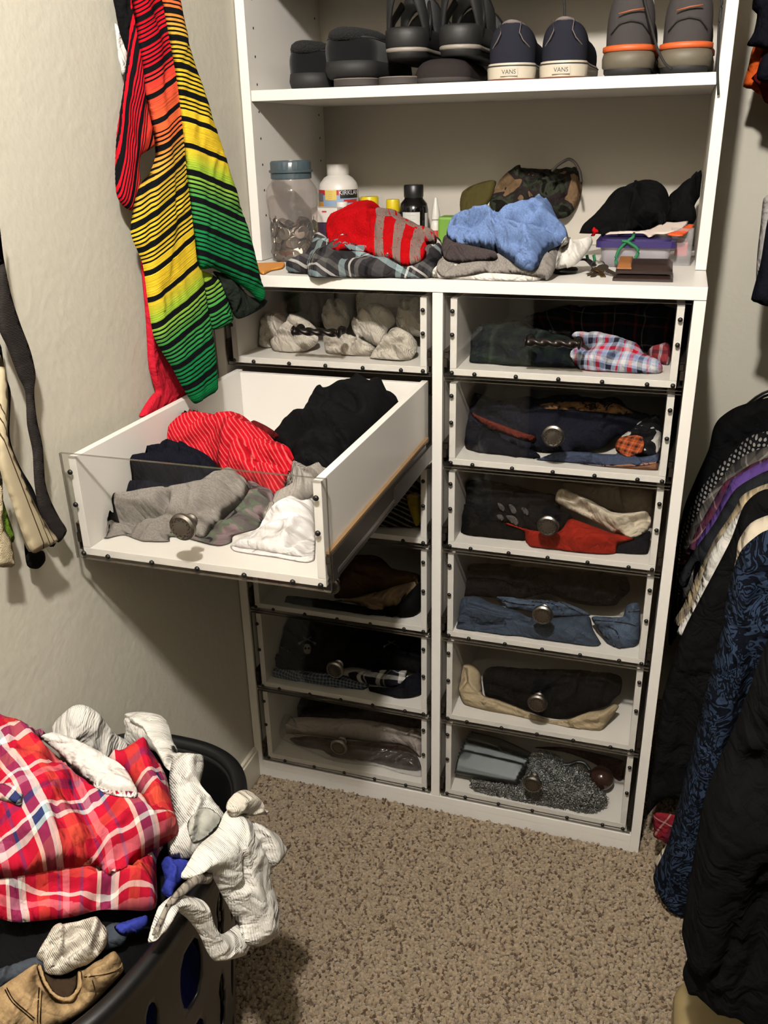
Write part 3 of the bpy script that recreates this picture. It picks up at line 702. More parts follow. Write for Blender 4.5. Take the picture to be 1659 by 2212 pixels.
# --- right column, fourth: jeans
stuffd(1, 3, 'jeans', K9([(190,690),(300,655),(700,680),(1270,740),(1300,820),(1240,880),(1200,920),(1050,922),(900,892),(760,842),(600,872),(430,872),(330,862),(200,852)]), BLACK2, 'black jeans lying across the top of the blue jeans', 'jeans', .13, 40, .075,
       T=.035, folds=[(K9([(220,730),(430,760),(580,830),(760,800),(900,850),(1050,900),(1200,880)]), .010, .02)])
stuffd(1, 3, 'jeans', K9([(430,872),(650,885),(850,902),(960,942),(1040,990),(850,1000),(780,1003),(650,965),(500,940)]), DENIM2, 'faded blue jeans with white seam stitching between the dark and folded pairs', 'jeans', .085, 45, .05, T=.025)
stuffd(1, 3, 'jeans', K9([(1050,1000),(1180,1000),(1250,1000),(1280,922),(1362,920),(1362,1140),(1330,1190),(1230,1217),(1160,1182),(1100,1090)]), DENIM2, 'worn blue jeans leg bunched in the right front corner', 'jeans', .05, 45, .025,
       T=.035, wr=.45, auto=5)
stuffd(1, 3, 'jeans', K9([(155,1090),(160,980),(200,890),(260,862),(320,870),(400,910),(560,960),(640,1000),(700,1010),(800,1005),(1000,990),(1040,1000),(1060,1080),(1110,1170),(1090,1210),(1000,1220),(800,1197),(600,1172),(380,1142),(200,1112)]), DENIM, 'blue denim jeans folded flat at the front of the drawer', 'jeans', .045, 45, .022,
       T=.04, auto=1, folds=[(K9([(170,1070),(240,1030),(420,1040),(660,1040)]), .014, .03)], grooves=[(K9([(180,1010),(230,960),(300,965),(450,1010),(640,1030)]), .012, .006), (K9([(170,1070),(260,1060),(400,1075),(480,1070)]), .010, .005)])

# --- right column, fifth: beige and black trousers
stuffd(1, 4, 'trousers', K10([(380,320),(450,265),(700,280),(1000,290),(1380,330),(1392,450),(1340,500),(1300,548),(1150,590),(1000,642),(860,642),(650,562),(500,502),(400,470)]), BLACKC, 'black trousers folded inside the beige pair', 'trousers', .085, 42, .05, T=.045, folds=[(K10([(420,380),(700,480),(1000,430),(1350,480)]), .008, .03)])
stuffd(1, 4, 'trousers', K10([(195,400),(200,310),(240,257),(300,250),(360,310),(372,420),(390,480),(500,512),(650,572),(850,652),(1000,652),(1150,602),(1260,582),(1340,542),(1378,560),(1300,670),(1240,735),(1100,735),(850,692),(600,622),(430,592),(250,540),(215,480)]), BEIGE, 'beige chino trousers folded around a black pair', 'trousers', .05, 45, .03,
       T=.026, auto=1, folds=[(K10([(250,300),(300,420),(400,510),(620,590)]), .008, .012), (K10([(860,660),(1050,640),(1190,620),(1260,690)]), .010, .012)], grooves=[(K10([(225,330),(260,310),(265,380),(230,420)]), .012, .006), (K10([(500,560),(700,630),(860,680),(1150,690)]), .006, .005)])

# --- left column, third (half hidden): striped shirt
stuffd(0, 2, 'shirt', [(690,1150),(720,1060),(800,1030),(905,1040),(912,1130),(880,1148),(800,1155)], ZEBRA, 'black and grey striped shirt in the drawer below the open one', 'shirt', .07, 45, .03, T=.04)
stuffd(0, 2, 'shirt', [(878,1075),(905,1065),(910,1120),(897,1135)], fabric('mustard_cotton', rgb(150, 128, 40)), 'mustard yellow cloth peeking out beside the striped shirt', 'cloth', .045, 45, .04, T=.012, auto=0)

# --- left column, fourth: khaki over black
stuffd(0, 3, 'trousers', K11([(355,560),(380,512),(500,520),(800,560),(1000,600),(1230,620),(1330,520),(1460,400),(1462,600),(1380,690),(1300,705),(1000,692),(700,662),(360,602)]), BLACKC, 'black trousers at the bottom of the drawer under brown shorts', 'trousers', .04, 45, .02, T=.04)
stuffd(0, 3, 'shorts', K11([(760,540),(800,400),(830,290),(900,205),(1050,180),(1150,210),(1240,290),(1440,330),(1440,400),(1300,470),(1100,480),(900,532)]), BROWNC, 'brown canvas shorts heaped over the black trousers', 'shorts', .11, 45, .05, T=.045, folds=[(K11([(840,380),(1000,370),(1180,330)]), .012, .03)])
stuffd(0, 3, 'shorts', K11([(750,552),(900,532),(1160,470),(1300,430),(1432,405),(1350,500),(1240,602),(1080,622),(900,565)]), fabric('khaki_cotton', rgb(140, 118, 92)), 'khaki shorts leg below the brown canvas shorts', 'shorts', .06, 45, .03, T=.028)

# --- left column, fifth: skull print
stuffd(0, 4, 'shirt', K11([(1042,1252),(1250,1260),(1350,1180),(1460,1142),(1462,1300),(1330,1357),(1250,1352),(1050,1292)]), DARKNAVY, 'dark navy shirt in the front corner beside the check shirt', 'shirt', .035, 45, .016, T=.028)
stuffd(0, 4, 'shirt', K11([(245,1102),(500,1122),(700,1132),(1000,1202),(1042,1250),(980,1282),(700,1267),(450,1232),(250,1182)]), MICROCHECK, 'slate micro check shirt edge under the skull trousers', 'shirt', .035, 45, .012, T=.02)
stuffd(0, 4, 'pyjama_trousers', K11([(250,1000),(290,800),(330,690),(600,705),(1460,860),(1460,1130),(1340,1122),(1100,1122),(900,1092),(700,1132),(500,1122),(270,1092)]), BLACKC, 'black pyjama trousers with white skull and crossbones print', 'trousers', .10, 45, .045, T=.04)
stuffd(0, 4, 'boxer_shorts', K11([(880,1142),(1050,1122),(1350,1122),(1340,1182),(1250,1257),(1100,1242),(900,1202)]), BWPLAID, 'black and white plaid boxer shorts beside the skull trousers', 'boxer shorts', .05, 45, .025, T=.022)

# --- left column, bottom: shirts in plastic
stuffd(0, 5, 'shirt', K11([(250,1325),(500,1335),(1460,1522),(1460,1590),(1200,1570),(850,1512),(600,1532),(300,1442)]), BLACK2, 'dark shirt at the back of the lowest left drawer', 'shirt', .2, 45, .06, T=.03)
stuffd(0, 5, 'shirt', K11([(310,1622),(330,1532),(500,1500),(800,1512),(1000,1522),(1460,1622),(1460,1822),(1350,1742),(1000,1692),(800,1672),(500,1642)]), fabric('packaged_white', rgb(182, 170, 160)), 'folded white shirt above the brown belt in plastic', 'shirt', .12, 40, .045, T=.03, wr=.12)
stuffd(0, 5, 'leather_strap', K11([(400,1680),(560,1655),(860,1692),(1000,1702),(1350,1742),(1440,1832),(1460,1940),(1300,1942),(1100,1882),(900,1862),(750,1852),(650,1772),(480,1752)]), plain('dark_brown_leather', rgb(48, 30, 22), .28, bump=(90, .2, .002)), 'dark brown leather bracer wrapped in clear plastic', 'leather strap', .06, 45, .025, T=.03, auto=2)
stuffd(0, 5, 'plastic_bag', K11([(290,1560),(330,1490),(390,1480),(450,1560),(430,1640),(600,1660),(860,1720),(1200,1760),(1400,1800),(1460,1900),(1462,1990),(1300,1962),(1100,1900),(800,1880),(600,1800),(330,1680)]), clearplastic('clear_poly_bag', (.96, .96, .96, 1), .012, .03), 'crinkled clear plastic bag around the brown leather', 'plastic bag', .04, 45, .03, T=.02, Tb=.02, wr=1.0, wscale=24, auto=6)

def seam(par, pts, pl, mat, clamp=None, w=2.2, eps=.0014):
    q = np.array(pts, float); t = np.gradient(q, axis=0); nn = np.stack([-t[:, 1], t[:, 0]], 1); nn /= np.linalg.norm(nn, axis=1)[:, None] + 1e-9
    return cloth('seam', [tuple(a) for a in q] + [tuple(a) for a in (q + nn * w)[::-1]], pl, mat, None, None, T=.0007, Tb=0, wr=0, auto=0, parent=par, R=.002, grid=.0045, clamp=clamp, eps=eps)
GM = {o['label']: o for o in bpy.data.objects if o.get('label')}
PALE = fabric('pale_stitching', rgb(150, 156, 164)); DUST = fabric('dusty_zip', rgb(66, 62, 58))
jl = GM['faded blue jeans with white seam stitching between the dark and folded pairs']
for q in ([(600,884),(760,893),(850,905),(900,935),(1000,985)], [(660,900),(780,910),(850,950),(870,990)], [(450,885),(560,915),(680,925)]): seam(jl, K9(q), dplane(1, 3, .085, 45, .05), PALE, dclamp(1, 3))
jl = GM['worn blue jeans leg bunched in the right front corner']
for q in ([(1070,1022),(1160,1028),(1270,1040),(1340,1060)], [(1075,1050),(1120,1110),(1200,1180),(1240,1205)], [(1285,965),(1320,962),(1360,955)], [(1150,1060),(1210,1090),(1230,1140)]): seam(jl, K9(q), dplane(1, 3, .05, 45, .025), PALE, dclamp(1, 3))
jl = GM['black jeans lying across the top of the blue jeans']
for q in ([(215,742),(330,745),(450,758),(545,800),(590,835)], [(620,832),(690,815),(760,803),(840,835),(930,880),(1050,905),(1160,910),(1220,860)]): seam(jl, K9(q), dplane(1, 3, .13, 40, .075), DUST, dclamp(1, 3))
# ================================================================== open drawer
OD = DRAWER[(0, 1)]; OC = ((OD['x0'] + .001, OD['x1'] - .001), (OD['y0'] + .003, OD['y1'] - .002), (OD['z0'] + .001, 1.12))
oz = OD['z0']
def opn(name, outl, mat, label, cat, z=.04, tilt=(0, 0), **k):
    k.setdefault('T', .03); k.setdefault('Tb', .015)
    pl = plane((.23, -.3, oz + z), (tilt[0], -.35 + tilt[1], 1)); return cloth(name, K8(outl), pl, mat, label, cat, clamp=OC, **k)
opn('sweatshirt', [(940,287),(1000,245),(1060,192),(1095,140),(1180,112),(1195,130),(1247,100),(1245,62),(1278,35),(1330,50),(1375,95),(1450,104),(1472,140),(1380,230),(1270,332),(1180,417),(1110,412),(1030,387),(1017,440),(1000,442),(1022,345)], BLACKC, 'black hooded sweatshirt folded against the right side of open drawer', 'sweatshirt', .085, (.0, 0), T=.055, Tb=.018, auto=2,
    folds=[(K8([(1030,310),(1180,300),(1260,330)]), .016, .03), (K8([(1190,140),(1330,130),(1450,110)]), .014, .03)], grooves=[(K8([(1040,310),(1150,300),(1240,330)]), .014, .008), (K8([(1250,100),(1300,125),(1440,115)]), .010, .007), (K8([(1020,370),(1120,360),(1190,400)]), .010, .007)])
opn('shirt', [(835,238),(880,218),(965,262),(935,288),(890,258)], MAROON, 'dark red cloth corner behind the pinstriped shirt', 'cloth', .075, T=.02, auto=0)
opn('shirt', [(490,340),(510,270),(530,190),(560,168),(600,195),(650,220),(760,240),(840,237),(890,260),(930,297),(1020,330),(1027,360),(1002,440),(990,492),(940,512),(860,472),(750,432),(700,382),(600,352)], REDSTRIPE, 'bright red pinstriped shirt crumpled in the middle of open drawer', 'shirt', .07, T=.05, Tb=.018, auto=5, wr=.45,
    folds=[(K8([(760,240),(740,330),(760,400)]), .014, .03), (K8([(860,260),(800,320),(780,390)]), .012, .02)], grooves=[(K8([(750,400),(820,360),(900,400),(990,410)]), .014, .010), (K8([(870,450),(920,440),(980,460)]), .012, .008)])
opn('shirt', [(1028,388),(1110,412),(1182,418),(1110,500),(1050,542),(925,640),(900,612),(950,522),(992,492),(1002,450),(1018,440)], LGREY, 'light grey ribbed t-shirt between the black sweatshirt and white shirt', 'shirt', .05, T=.03)
opn('shirt', [(222,440),(232,392),(300,385),(420,365),(520,350),(600,355),(690,385),(745,432),(740,470),(640,512),(500,527),(400,547),(240,537),(224,490)], NAVYRIB, 'dark navy ribbed shirt folded behind the heather grey one', 'shirt', .085, T=.045, Tb=.018, wdir=5, wr=.18,
    folds=[(K8([(225,500),(400,480),(560,480),(700,470)]), .014, .03), (K8([(230,420),(420,400),(560,390)]), .012, .02)], grooves=[(K8([(240,490),(400,485),(560,490)]), .015, .007), (K8([(420,430),(520,415),(600,420)]), .006, .005)])
opn('shorts', [(320,742),(400,737),(505,735),(565,662),(655,682),(760,622),(840,495),(940,502),(945,540),(900,620),(880,680),(785,740),(775,790),(720,820),(600,782),(520,772),(430,800),(340,772)], CAMO, 'grey woodland camouflage shorts under the grey shirt', 'shorts', .028, T=.03, Tb=.018, auto=5, wr=.45)
opn('shirt', [(195,650),(212,570),(240,545),(380,547),(500,522),(640,512),(720,472),(790,446),(840,462),(830,500),(780,560),(700,622),(650,680),(560,660),(512,700),(505,732),(400,737),(320,702),(250,732),(203,722)], HGREY, 'heather grey t-shirt rolled behind the drawer knob', 'shirt', .06, T=.042, Tb=.018, wdir=8,
    folds=[(K8([(200,640),(350,645),(500,640)]), .016, .03), (K8([(640,600),(740,540),(830,470)]), .010, .025), (K8([(520,560),(640,540),(750,500)]), .010, .02)], grooves=[(K8([(215,645),(350,650),(490,640),(520,600)]), .016, .007), (K8([(320,700),(390,660),(470,650)]), .012, .008), (K8([(530,620),(540,570),(600,530),(720,490)]), .008, .006)])
opn('shirt', [(768,775),(800,720),(900,652),(970,562),(1030,535),(1080,552),(1112,530),(1118,840),(1082,866),(960,842),(790,812)], fabric('bright_white_cotton', rgb(236, 232, 230), wr=.4), 'folded bright white t-shirt beside the drawer front corner', 'shirt', .045, T=.04, Tb=.018, wdir=10, wr=.2,
    folds=[(K8([(770,790),(900,800),(1050,830),(1110,820)]), .010, .02)], grooves=[(K8([(775,790),(880,805),(1000,828),(1090,845)]), .016, .006), (K8([(1030,790),(1060,740),(1112,700)]), .008, .005), (K8([(800,730),(900,690),(980,600)]), .006, .006)])

# ================================================================== chainmail drawer (right column, bottom)
STEEL = plain('sheet_steel', rgb(88, 93, 93), .5, .95, bump=(60, .06, .001))
cm = stuffd(1, 5, 'chainmail_shirt', K10([(290,1105),(400,1110),(640,1140),(700,1060),(720,960),(790,890),(930,930),(1000,1000),(1100,1010),(1150,1090),(1250,1190),(1290,1215),(1280,1280),(1190,1348),(1050,1335),(900,1312),(700,1292),(500,1252),(340,1202)]), plain('mail_backing_dark', rgb(60, 61, 62), .7, .4), 'grey steel chainmail shirt heaped in the bottom right drawer', 'chainmail', .05, 40, .02, T=.03, Tb=.03, wr=.7, auto=6)
def mail_rings(o, n):
    rs = np.random.default_rng(11); me = o.data; P = np.array([v.co for v in me.vertices]); NR = np.array([v.normal for v in me.vertices])
    view = CAM - P; ok = np.where((NR * view).sum(1) > 0)[0]; sel = rs.choice(ok, n, replace=True)
    V = []; F = []; R_, r_ = .0030, .0007; k, j = 8, 4
    for c, i in enumerate(sel):
        nrm = Vector(NR[i]) + Vector(rs.normal(0, .55, 3)); nrm.normalize(); a = nrm.orthogonal().normalized(); b = nrm.cross(a)
        ctr = Vector(P[i] + rs.normal(0, .002, 3)) + Vector(NR[i]) * .0016; base = len(V)
        for q in range(k):
            t = 2 * math.pi * q / k; d = a * math.cos(t) + b * math.sin(t)
            for w in range(j): ph = 2 * math.pi * w / j; V.append(ctr + d * (R_ + r_ * math.cos(ph)) + nrm * (r_ * math.sin(ph)))
        for q in range(k):
            for w in range(j): F.append((base + q * j + w, base + ((q + 1) % k) * j + w, base + ((q + 1) % k) * j + (w + 1) % j, base + q * j + (w + 1) % j))
    V = np.array([tuple(v) for v in V]); d = DRAWER[(1, 5)]; V[:, 2] = np.maximum(V[:, 2], d['z0'] + .0005); V[:, 1] = np.maximum(V[:, 1], d['y0'] + .002)
    x = link('mail_rings', mesh(V, F), plain('galvanised_rings', rgb(168, 170, 168), .3, .95), o, True); x['kind'] = 'stuff'
mail_rings(cm, 5200)
def zig(a, b, n, w):
    a, b = np.array(a, float), np.array(b, float); d = b - a; nn = np.array([-d[1], d[0]]) / np.linalg.norm(d); out = []
    for i in range(n): out += [tuple(a + d * (i / n)), tuple(a + d * ((i + .5) / n) + nn * w)]
    return out + [tuple(b)]
stuffd(1, 5, 'steel_bracer', K10(zig((255,812), (158,1050), 9, 14) + zig((640,1140), (742,950), 7, -14)), STEEL, 'curved steel arm guard with scalloped end lying on the chainmail', 'armour plate', .05, 38, .045, T=.010, Tb=.002, R=.006, wr=0, auto=0, folds=[(K10([(700,1000),(225,890)]), .009, .035)], eps=.003)
stuffd(1, 5, 'steel_bracer', K10(zig((300,742), (258,808), 4, 10) + [(500,880)] + zig((728,965), (748,905), 3, -10) + [(520,800)]), STEEL, 'second steel arm guard half hidden at the drawer back', 'armour plate', .11, 38, .05, T=.008, Tb=.002, R=.006, wr=0, auto=0, eps=.003, tilt=(0, -.15))
hil = MB(); hp = [hit(*q, dplane(1, 5, .07, 40, .06)) for q in catmull(K10([(925,945),(960,985),(1020,985),(1070,968),(1120,975),(1150,1005),(1165,1030)]), False, 3)]
hil.tube(hp, .0042, 8); tag(hil.build('steel_crossguard', STEEL, None, True), 'curved steel crossguard of a hilt on the chainmail', 'hilt')
bz = hit(*K10([(1250,1085)])[0], dplane(1, 5, .1, 40, .05))
bb = MB().lathe([(.027 * math.sin(i * math.pi / 14) + .0001, -.027 * math.cos(i * math.pi / 14)) for i in range(15)], 20, 'z', tuple(bz)); tag(bb.build('wooden_ball', plain('dark_lacquered_wood', rgb(58, 34, 28), .16), None, True), 'dark polished wooden ball pommel behind the chainmail', 'ball')
stuffd(1, 5, 'leather_strap', K10([(1110,1235),(1160,1150),(1210,1150),(1270,1200),(1292,1260),(1240,1310),(1150,1335),(1140,1290)]), plain('black_leather', rgb(24, 22, 22), .45, bump=(90, .2, .002)), 'black leather strap on the end of the chainmail', 'leather strap', .05, 42, .03, T=.012, Tb=.005, auto=1)
stuffd(1, 5, 'cloth_bag', K10([(760,860),(1000,860),(1420,960),(1425,1080),(1380,1130),(1330,1090),(1200,980),(1000,900)]), fabric('dark_plum', rgb(58, 30, 34)), 'dark plum cloth bag behind the wooden ball', 'bag', .2, 45, .05, T=.03)

# prints lying on the shirts: thin inked patches that follow the cloth underneath
def print_patch(parent, outl, pl, mat, name='print', lab=None, clamp=None):
    return cloth(name, outl, pl, mat, lab, None, T=.0005, Tb=.0, wr=0, auto=0, parent=parent, clamp=clamp, eps=.0012, R=.002, grid=.0035, climb=.09)
INK_GREY = fabric('faded_grey_ink', rgb(92, 88, 86)); INK_WHITE = fabric('white_ink', rgb(150, 146, 140)); INK_GOLD = camo('worn_gold_ink', [rgb(40, 36, 36), rgb(44, 40, 40), rgb(120, 88, 58), rgb(140, 104, 70)], 60)
GM = {o['label']: o for o in bpy.data.objects if o.get('label')}
sh = GM['folded black t-shirt with grey paw print above the red shirt']
for pw in ([(505,280),(520,268),(550,290),(560,320),(545,335),(520,320)], [(430,262),(455,262),(482,290),(480,318),(455,312)], [(585,295),(615,290),(640,315),(640,345),(610,335)], [(430,340),(460,335),(480,365),(462,382),(440,365)], [(490,345),(540,345),(575,385),(560,410),(510,385)]):
    print_patch(sh, K9(pw), dplane(1, 2, .09, 42, .045), INK_GREY, clamp=dclamp(1, 2))
K19 = crop(560, 1300, 380 / 1659)
sk = GM['black pyjama trousers with white skull and crossbones print']; spl = dplane(0, 4, .10, 45, .045)
def skull(cx, cy, s, head=True):
    if head:
        print_patch(sk, K19([(cx - 30 * s, cy + 45 * s), (cx - 36 * s, cy + 5 * s), (cx - 22 * s, cy - 28 * s), (cx + 12 * s, cy - 34 * s), (cx + 36 * s, cy - 10 * s), (cx + 34 * s, cy + 40 * s), (cx + 20 * s, cy + 62 * s), (cx - 14 * s, cy + 62 * s)]), spl, INK_WHITE, 'skull_print', clamp=dclamp(0, 4))
        for e in (-1, 1): print_patch(sk, K19([(cx + e * 15 * s - 10 * s, cy + 8 * s), (cx + e * 15 * s, cy - 2 * s), (cx + e * 15 * s + 10 * s, cy + 8 * s), (cx + e * 15 * s, cy + 20 * s)]), spl, BLACKC, 'eye_print', clamp=dclamp(0, 4))
    for e in (-1, 1):
        print_patch(sk, K19([(cx + e * 88 * s, cy - 42 * s), (cx + e * 72 * s, cy - 20 * s), (cx + e * 58 * s, cy - 40 * s), (cx - e * 40 * s, cy - 92 * s), (cx - e * 34 * s, cy - 100 * s), (cx + e * 66 * s, cy - 52 * s)]), spl, INK_WHITE, 'bone_print', clamp=dclamp(0, 4))
skull(452, 430, 1.0); skull(1245, 455, .9, False); skull(220, 490, .7, False)
sw = GM['dark navy sweatshirt folded over the pile in the knobbed drawer under the plaid boxers']
print_patch(sw, K7([(640,715),(760,700),(960,700),(1100,712),(1190,765),(1160,778),(980,762),(800,750),(680,745)]), dplane(1, 1, .10, 40, .04), INK_GOLD, 'letter_print', 'worn gold lettering band', clamp=dclamp(1, 1))

# ================================================================== things on the countertop
def basep(u, v, y):       # a thing standing on the counter at depth y, seen at pixel column u; metres per photo pixel there
    P = hit(u, v, PY(y)); return P, depth(P) / FPX
def zat(u, v, y): return hit(u, v, PY(y))[2]
LEN = lambda px, y, u=900, v=450: px * basep(u, v, y)[1]
# coin jar
P = hit(617, 568, PZ(HC)); mpp = depth(P) / FPX; jr = 56.5 * mpp; jx, jy = P[0], P[1] + jr; jh = zat(614, 345, jy) - HC
jar = tag(empty('coin_jar', (jx, jy, HC)), 'clear plastic jar of coins with a ribbed grey-blue lid', 'jar')
JP = [(.0, 0), (.84, .0), (.9, .02), (.92, .06), (.93, .42), (.95, .47), (.93, .49), (.97, .54), (1.0, .6), (1.0, .655), (.97, .68), (.985, .70), (.9, .745), (.74, .80), (.73, .83)]
CLEARJ = clearplastic('clear_pet', (.93, .9, .89, 1), .04, .05)
MB().lathe([(r * jr, h * jh + .0005) for r, h in JP], 40, cap=False).build('body', CLEARJ, jar, True)
LID = plain('grey_blue_plastic', rgb(72, 86, 92), .35)
lm = MB(); n = 72; rows = [(.74, .815), (.76, .82), (.76, .875), (.83, .88), (.83, .90), (.76, .905), (.76, .975), (.72, .99), (.5, .992), (.48, .975), (.001, .975)]
v = []; f = []
for q, (r, h) in enumerate(rows):
    for k in range(n):
        rr = r * (1 + (.018 if (k % 3 == 0 and q in (1, 2, 5, 6)) else 0)); a = 2 * math.pi * k / n; v.append((rr * jr * math.cos(a), rr * jr * math.sin(a), h * jh))
for q in range(len(rows) - 1):
    for k in range(n): f.append((q * n + k, q * n + (k + 1) % n, (q + 1) * n + (k + 1) % n, (q + 1) * n + k))
lm.add(v, f).build('lid', LID, jar, 'auto')
COINM = [plain('nickel_coin', rgb(150, 140, 124), .35, .9, bump=(400, .3, .0008)), plain('dull_nickel_coin', rgb(118, 108, 94), .42, .85, bump=(400, .3, .0008)), plain('copper_coin', rgb(120, 78, 50), .42, .85)]
random.seed(5); coin_me = {}
for ri, cr_ in enumerate((.0121, .0106, .009)):
    for mi, m in enumerate(COINM):
        c = MB().lathe([(cr_ * .93, 0), (cr_, .0003), (cr_, .0014), (cr_ * .93, .0017), (cr_ * .9, .0014), (.0004, .0015)], 18); o = c.build('coin', m); me = o.data; bpy.data.objects.remove(o); coin_me[(ri, mi)] = me
ci = 0
for ring, cnt in ((0, 108), (1, 60), (2, 34)):
    for k in range(cnt):
        a = random.uniform(0, 2 * math.pi); ph = math.pi * .5
        topf = .36 + .05 * math.sin(a * 2 + 1); z = random.uniform(.03, topf) * jh if ring < 2 else random.uniform(.30, topf + .02) * jh
        o = bpy.data.objects.new('coin', coin_me[(random.choice((0, 0, 1, 2)), random.choice((0, 0, 0, 1, 1, 2)))]); COL.objects.link(o)
        me_r = .0121; r = jr * .93 - .004 - ring * .012 if ring < 2 else random.uniform(.0, jr * .6)
        if ring < 2:
            o.rotation_euler = (0, math.pi / 2 + random.gauss(0, .28), a + random.gauss(0, .18)); z = max(z, .0135)
        else: o.rotation_euler = (random.gauss(0, .5), random.gauss(0, .5), 0)
        rr = r - (.0015 if ring == 0 else 0); o.location = (jx + rr * .985 * math.cos(a), jy + rr * .985 * math.sin(a), HC + z)
        tag(o, 'loose coin among the others inside the clear jar', 'coin', 'coins in the jar')
# bottles
def bottle(name, u, y, vtop, wpx, prof, mats, label, lab=None, cap=None, cat='bottle', base_z=None):
    P, mpp = basep(u, vtop + 40, y); r = wpx * .5 * mpp; z0 = HC + .0005; h = zat(u, vtop, y) - HC
    b = tag(empty(name, (P[0], y, HC)), label, cat)
    MB().lathe([(q * r, t * h + .0005) for q, t in prof], 32).build('body', mats[0], b, 'auto')
    if cap:
        n = 48; v = []; f = []; rows = cap
        for q, (rr, t) in enumerate(rows):
            for k in range(n): a = 2 * math.pi * k / n; s = 1 + (.02 if k % 2 and 0 < q < len(rows) - 1 else 0); v.append((rr * s * r * math.cos(a), rr * s * r * math.sin(a), t * h))
        for q in range(len(rows) - 1):
            for k in range(n): f.append((q * n + k, q * n + (k + 1) % n, (q + 1) * n + (k + 1) % n, (q + 1) * n + k))
        f.append(tuple((len(rows) - 1) * n + k for k in range(n)))
        MB().add(v, f).build('cap', mats[1], b, 'auto')
    for (a0, a1, t0, t1, rr, m, nm) in (lab or []):      # curved stickers; angles measured from the side facing the room
        k = 14; v = []; f = []
        for i in range(k + 1):
            a = math.radians(-90 + a0 + (a1 - a0) * i / k)
            for t in (t0, t1): v.append((rr * r * math.cos(a), rr * r * math.sin(a), t * h))
        for i in range(k): f.append((2 * i, 2 * i + 2, 2 * i + 3, 2 * i + 1))
        MB().add(v, f).build(nm, m, b, True)
    return b, r, h
def text_mesh(body, size):
    cu = bpy.data.curves.new('t', 'FONT'); cu.body = body; cu.size = size; cu.align_x = 'CENTER'; cu.align_y = 'CENTER'; cu.resolution_u = 3
    ob = bpy.data.objects.new('t', cu); COL.objects.link(ob); bpy.context.view_layer.update()
    me = bpy.data.meshes.new_from_object(ob.evaluated_get(bpy.context.evaluated_depsgraph_get())); bpy.data.objects.remove(ob); bpy.data.curves.remove(cu); me.materials.clear(); return me
def wrap_text(parent, body, size, ang, r, z, m, bold=1.0):
    me = text_mesh(body, size)
    for v in me.vertices:
        a = math.radians(-90 + ang) + v.co.x * bold / r; zz = v.co.y; v.co = (r * math.cos(a), r * math.sin(a), z + zz)
    return link('lettering', me, m, parent)
PW = plain('white_hdpe', rgb(232, 226, 216), .4); YEL = plain('yellow_cap', rgb(232, 206, 30), .4); DGL = plain('dark_green_glass', rgb(16, 30, 22), .12); BLK = plain('black_bottle', rgb(14, 13, 13), .15); BCAP = plain('black_cap', rgb(20, 20, 20), .4)
ST = lambda n, *c: plain('sticker_' + n, rgb(*c), .5)
P_ = [(.0, 0), (.95, 0), (1, .02), (1, .70), (.93, .77), (.72, .835), (.55, .86), (.53, .87)]
b, r, h = bottle('pill_bottle', 731, .50, 354, 86, P_, [PW, PW], 'large white pill bottle with red, blue and yellow label', [
    (-80, 86, .12, .66, 1.006, ST('lightblue', 150, 176, 206), 'label'), (-80, 86, .64, .70, 1.008, ST('red', 196, 36, 40), 'red_band'), (-78, -30, .42, .62, 1.012, ST('orange', 222, 158, 50), 'orange_panel'), (-78, -30, .56, .66, 1.013, ST('slate', 104, 108, 120), 'grey_panel'),
    (-22, 14, .58, .70, 1.014, ST('yellowtag', 236, 206, 110), 'yellow_tag'), (24, 86, .60, .70, 1.012, ST('black', 16, 14, 16), 'black_panel'), (34, 80, .545, .585, 1.012, ST('red', 196, 36, 40), 'red_oval'), (22, 86, .16, .36, 1.011, ST('deepblue', 70, 110, 170), 'blue_panel')],
    [(.53, .865), (.55, .875), (.55, .985), (.53, 1.0)])
wrap_text(b, 'KIRKLAND', h * .075, 60, r * 1.016, h * .665, ST('white', 236, 234, 230))
for q in range(4): wrap_text(b, '\u2013' * (4 - q % 2), h * .03, -4, r * 1.017, h * (.68 - .025 * q), ST('black', 16, 14, 16))
bottle('pill_bottle', K3([(700, 0)])[0][0] + 9, .42, K3([(0, 418)])[0][1], 33, [(.0, 0), (.95, 0), (1, .03), (1, .62), (.9, .72), (.7, .76)], [PW, PW], 'small white pill bottle in front of the large white one', None, [(.74, .76), (.76, .78), (.76, .97), (.72, 1.0)])
bottle('vitamin_bottle', K3([(925, 0)])[0][0], .52, K3([(0, 380)])[0][1], 46, [(.0, 0), (.95, 0), (1, .03), (1, .55), (.9, .68), (.72, .74)], [DGL, YEL], 'dark green vitamin bottle with yellow cap beside the large pill bottle', [(-85, 85, .1, .5, 1.006, ST('paleyellow', 214, 200, 110), 'label')], [(.82, .74), (.84, .76), (.84, .97), (.8, 1.0)])
bottle('vitamin_bottle', K3([(1092, 0)])[0][0], .52, K3([(0, 400)])[0][1], 33, [(.0, 0), (.95, 0), (1, .03), (1, .58), (.9, .68), (.72, .74)], [DGL, YEL], 'smaller vitamin bottle with yellow cap touching the black bottle', [(-85, 85, .08, .52, 1.008, ST('paleyellow', 214, 200, 110), 'label')], [(.84, .74), (.86, .76), (.86, .97), (.82, 1.0)])
b, r, h = bottle('pill_bottle', K3([(1240, 0)])[0][0], .50, K3([(0, 295)])[0][1], 63, [(.0, 0), (.95, 0), (1, .03), (1, .60), (.92, .70), (.66, .77), (.62, .80)], [BLK, BCAP], 'glossy black supplement bottle with white text label', [(-32, 40, .05, .58, 1.01, ST('paper', 208, 206, 200), 'label'), (64, 84, .1, .56, 1.01, ST('paper', 208, 206, 200), 'side_label')], [(.64, .80), (.66, .82), (.66, .985), (.62, 1.0)])
